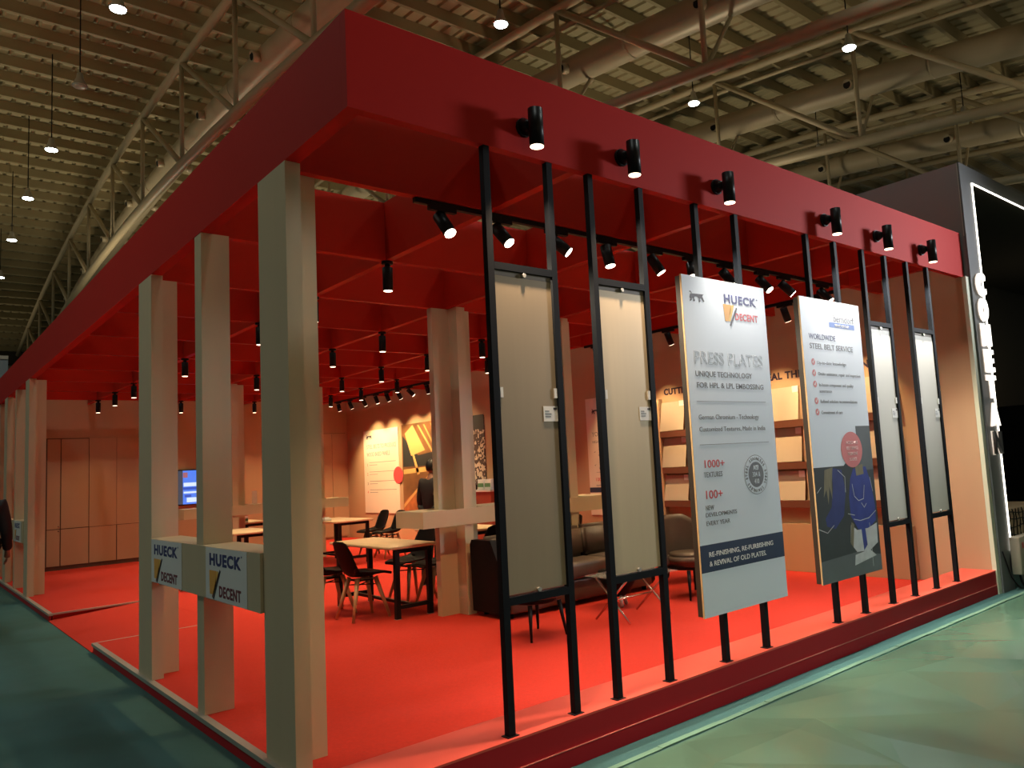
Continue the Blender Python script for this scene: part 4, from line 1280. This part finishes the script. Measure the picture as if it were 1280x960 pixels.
def ellipsoid(c, r, n=20, m=14, fn=None):
    bm = bmesh.new()
    bmesh.ops.create_uvsphere(bm, u_segments=n, v_segments=m, radius=1)
    for v in bm.verts:
        p = Vector((v.co.x * r[0], v.co.y * r[1], v.co.z * r[2]))
        if fn: p = fn(v.co.copy(), p)
        v.co = p + Vector(c)
    return bm


def person(lab, loc, rz, H, J, shirt, trousers, head_turn=0.0):
    """faces local +X; J = joints in metres for a 1.75 m figure"""
    k = H / 1.75
    t = thing('person', lab, 'person', loc, rz)
    S = lambda p: tuple(c * k for c in p)
    # body : torso, neck, arms, legs in one skin, hands with fingers and head joined in
    names = ['pelvis', 'waist', 'chest', 'neckb', 'neckt', 'shL', 'elL', 'wrL', 'paL', 'shR', 'elR', 'wrR', 'paR', 'hiL', 'knL', 'anL', 'toL', 'hiR', 'knR', 'anR', 'toR']
    rad = dict(pelvis=(.12, .15), waist=(.10, .135), chest=(.115, .16), neckb=.062, neckt=.052, sh=.062, el=.043, wr=.028, pa=(.018, .036), hi=.085, kn=.056, an=.042, to=.036)
    R = [rad[n] if n in rad else rad[n[:2]] for n in names]
    sc = lambda r: tuple(c * k for c in r) if isinstance(r, tuple) else r * k
    ix = {n: i for i, n in enumerate(names)}
    E = [('pelvis', 'waist'), ('waist', 'chest'), ('chest', 'neckb'), ('neckb', 'neckt')]
    for s in 'LR':
        E += [('chest', 'sh' + s), ('sh' + s, 'el' + s), ('el' + s, 'wr' + s), ('wr' + s, 'pa' + s), ('pelvis', 'hi' + s), ('hi' + s, 'kn' + s), ('kn' + s, 'an' + s), ('an' + s, 'to' + s)]
    body = MB()
    body.bm(skin([S(J[n]) for n in names], [(ix[a], ix[c]) for a, c in E], [sc(r) for r in R]), 0, True)
    for s, sg_ in (('L', 1), ('R', -1)):
        w, p = Vector(S(J['wr' + s])), Vector(S(J['pa' + s]))
        d = (p - w).normalized()
        f = Vector((1, 0, 0))
        side = (f - d * f.dot(d)).normalized()
        nrm = d.cross(side).normalized()
        inw = Vector((0, -sg_, 0))
        for q, (o_, L) in enumerate(((0.030, 0.070), (0.010, 0.080), (-0.010, 0.075), (-0.029, 0.058))):
            b0 = p + side * o_ * k - d * 0.01
            pts = [b0, b0 + d * L * 0.5 * k + inw * 0.004, b0 + d * L * 0.85 * k + inw * 0.016, b0 + d * L * 1.1 * k + inw * 0.030]
            body.bm(skin([tuple(v) for v in pts], [(0, 1), (1, 2), (2, 3)], [0.0095 * k, 0.0085 * k, 0.008 * k, 0.0065 * k], 0, 1), 0, True)
        b0 = w + (p - w) * 0.5 + side * 0.022 * k
        pts = [b0, b0 + (d * 0.6 + side * 0.8) * 0.035 * k, b0 + (d * 1.0 + side * 0.75) * 0.062 * k]
        body.bm(skin([tuple(v) for v in pts], [(0, 1), (1, 2)], [0.011 * k, 0.010 * k, 0.008 * k], 0, 1), 0, True)
    hc = Vector(S(J['head']))
    Rz = Matrix.Rotation(head_turn, 3, 'Z')

    def hf(u, p):
        if u.z < -0.2: p.y *= 1 - 0.35 * (-u.z - 0.2); p.x *= 1 - 0.15 * (-u.z - 0.2)
        if u.x > 0.75 and abs(u.y) < 0.32 and -0.40 < u.z < 0.10: p.x += 0.020 * k * (1 - abs(u.y) / 0.32)
        if u.x > 0.6 and 0.05 < u.z < 0.25 and 0.2 < abs(u.y) < 0.6: p.x -= 0.008 * k
        return Rz @ p
    body.bm(ellipsoid(hc, (0.098 * k, 0.076 * k, 0.118 * k), 28, 20, hf), 0, True)
    for sg_ in (-1, 1):
        body.bm(ellipsoid(hc + Rz @ Vector((-0.008 * k, sg_ * 0.078 * k, -0.005)), (0.018 * k, 0.008 * k, 0.032 * k), 10, 8, lambda u, p: Rz @ p), 0, True)
    bo = body.build('body', SKIN, t)
    # face
    fb = MB()
    for sg_ in (-1, 1):
        fb.bm(ellipsoid(hc + Rz @ Vector((0.084 * k, sg_ * 0.031 * k, 0.012 * k)), (0.010 * k, 0.014 * k, 0.007 * k), 10, 8, lambda u, p: Rz @ p), 0, True)
    fb.build('eyes', mat('eye_dark', (0.03, 0.02, 0.02), 0.3), t)
    fb = MB(); fb.bm(ellipsoid(hc + Rz @ Vector((0.084 * k, 0, -0.062 * k)), (0.010 * k, 0.022 * k, 0.006 * k), 10, 8, lambda u, p: Rz @ p), 0, True)
    fb.build('mouth', mat('lip', (0.22, 0.09, 0.07), 0.5), t)

    # hair
    def hr(u, p):
        cut = -0.55 if u.x < -0.1 else (-0.1 + 0.55 * max(0, u.x + 0.1) / 0.9)
        if u.z < cut:
            p = p * 0.86
        return Rz @ p
    MB().bm(ellipsoid(hc + Vector((0, 0, 0.008 * k)), (0.108 * k, 0.087 * k, 0.124 * k), 28, 22, hr), 0, True).build('hair', HAIR, t)
    # clothes
    cn = ['pelvis', 'waist', 'chest', 'neckb', 'shL', 'elL', 'wrL', 'shR', 'elR', 'wrR']
    cr = dict(pelvis=(.145, .185), waist=(.128, .168), chest=(.14, .19), neckb=.078, sh=.084, el=.062, wr=.046)
    ci = {n: i for i, n in enumerate(cn)}
    CE = [('pelvis', 'waist'), ('waist', 'chest'), ('chest', 'neckb'), ('chest', 'shL'), ('shL', 'elL'), ('elL', 'wrL'), ('chest', 'shR'), ('shR', 'elR'), ('elR', 'wrR')]
    P = {n: Vector(J[n]) for n in cn}
    P['neckb'] = P['neckb'] - Vector((0, 0, 0.02))
    for s in 'LR': P['wr' + s] = P['wr' + s] + (P['el' + s] - P['wr' + s]) * 0.06
    P['pelvis'] = P['pelvis'] + Vector((0, 0, -0.06))
    MB().bm(skin([S(P[n]) for n in cn], [(ci[a], ci[c]) for a, c in CE], [sc(cr[n] if n in cr else cr[n[:2]]) for n in cn]), 0, True).build('jacket', shirt, t)
    tn = ['pelvis', 'hiL', 'knL', 'anL', 'hiR', 'knR', 'anR']
    trr = dict(pelvis=(.135, .165), hi=.108, kn=.078, an=.062)
    ti = {n: i for i, n in enumerate(tn)}
    TE = [('pelvis', 'hiL'), ('hiL', 'knL'), ('knL', 'anL'), ('pelvis', 'hiR'), ('hiR', 'knR'), ('knR', 'anR')]
    MB().bm(skin([S(J[n]) for n in tn], [(ti[a], ti[c]) for a, c in TE], [sc(trr[n] if n in trr else trr[n[:2]]) for n in tn]), 0, True).build('trousers', trousers, t)
    for s in 'LR':
        a, o_ = Vector(S(J['an' + s])), Vector(S(J['to' + s]))
        d = (o_ - a); d.z = 0; d.normalize()
        zb = min(a.z, o_.z) - 0.02 * k
        bm = bmesh.new(); bmesh.ops.create_cube(bm, size=1)
        ang = math.atan2(d.y, d.x)
        for v in bm.verts:
            q = Vector((v.co.x * 0.30 * k, v.co.y * 0.105 * k * (0.9 if v.co.x > 0 else 0.8), (v.co.z + 0.5) * (0.065 if v.co.x > 0 else 0.10) * k))
            v.co = Matrix.Rotation(ang, 3, 'Z') @ q + Vector((a.x, a.y, 0)) + d * 0.075 * k
            v.co.z += J['floor' + s] * k
        bmesh.ops.bevel(bm, geom=list(bm.edges), offset=0.025, segments=3, affect='EDGES')
        MB().bm(bm, 0, True).build('shoe', SHOE, t)
    return t


STAND = dict(pelvis=(0, 0, 0.93), waist=(0.01, 0, 1.08), chest=(0, 0, 1.30), neckb=(-0.005, 0, 1.45), neckt=(0.01, 0, 1.54), head=(0.03, 0, 1.632),
             shL=(-0.005, 0.185, 1.40), elL=(-0.03, 0.235, 1.11), wrL=(0.03, 0.245, 0.87), paL=(0.05, 0.243, 0.80),
             shR=(-0.005, -0.185, 1.40), elR=(-0.03, -0.235, 1.11), wrR=(0.03, -0.245, 0.87), paR=(0.05, -0.243, 0.80),
             hiL=(0, 0.09, 0.90), knL=(0.015, 0.10, 0.50), anL=(-0.02, 0.105, 0.085), toL=(0.12, 0.12, 0.03),
             hiR=(0, -0.09, 0.90), knR=(0.015, -0.10, 0.50), anR=(-0.02, -0.105, 0.085), toR=(0.12, -0.12, 0.03), floorL=0.0, floorR=0.0)
WALK = dict(STAND)
WALK.update(hiL=(0.02, 0.09, 0.90), knL=(0.16, 0.095, 0.52), anL=(0.20, 0.10, 0.10), toL=(0.34, 0.105, 0.05), floorL=0.012,
            hiR=(-0.02, -0.09, 0.90), knR=(-0.08, -0.095, 0.50), anR=(-0.22, -0.10, 0.10), toR=(-0.08, -0.105, 0.035), floorR=0.0,
            elR=(-0.02, -0.24, 1.11), wrR=(0.08, -0.25, 0.88), paR=(0.11, -0.248, 0.81), elL=(-0.08, 0.235, 1.12), wrL=(-0.07, 0.25, 0.88), paL=(-0.06, 0.248, 0.81))
person('person in a black suit walking past the booth at the left edge', (0.82, 11.6, 0.0), PI / 2 - 0.1, 1.86, WALK, SUIT, SUIT)
person('person in a black shirt standing with back turned before the workshop photo', (6.15, 10.5, ZP), 0.25, 1.68, STAND, SHIRT, SUIT, -0.5)

# everything that stands on the carpet clears it by a hair
for o in list(scene.objects):
    if o.parent is None and o.type == 'EMPTY' and abs(o.location.z - ZP) < 0.0005 and o.name != 'front_plinth':
        o.location.z = ZP + 0.0012
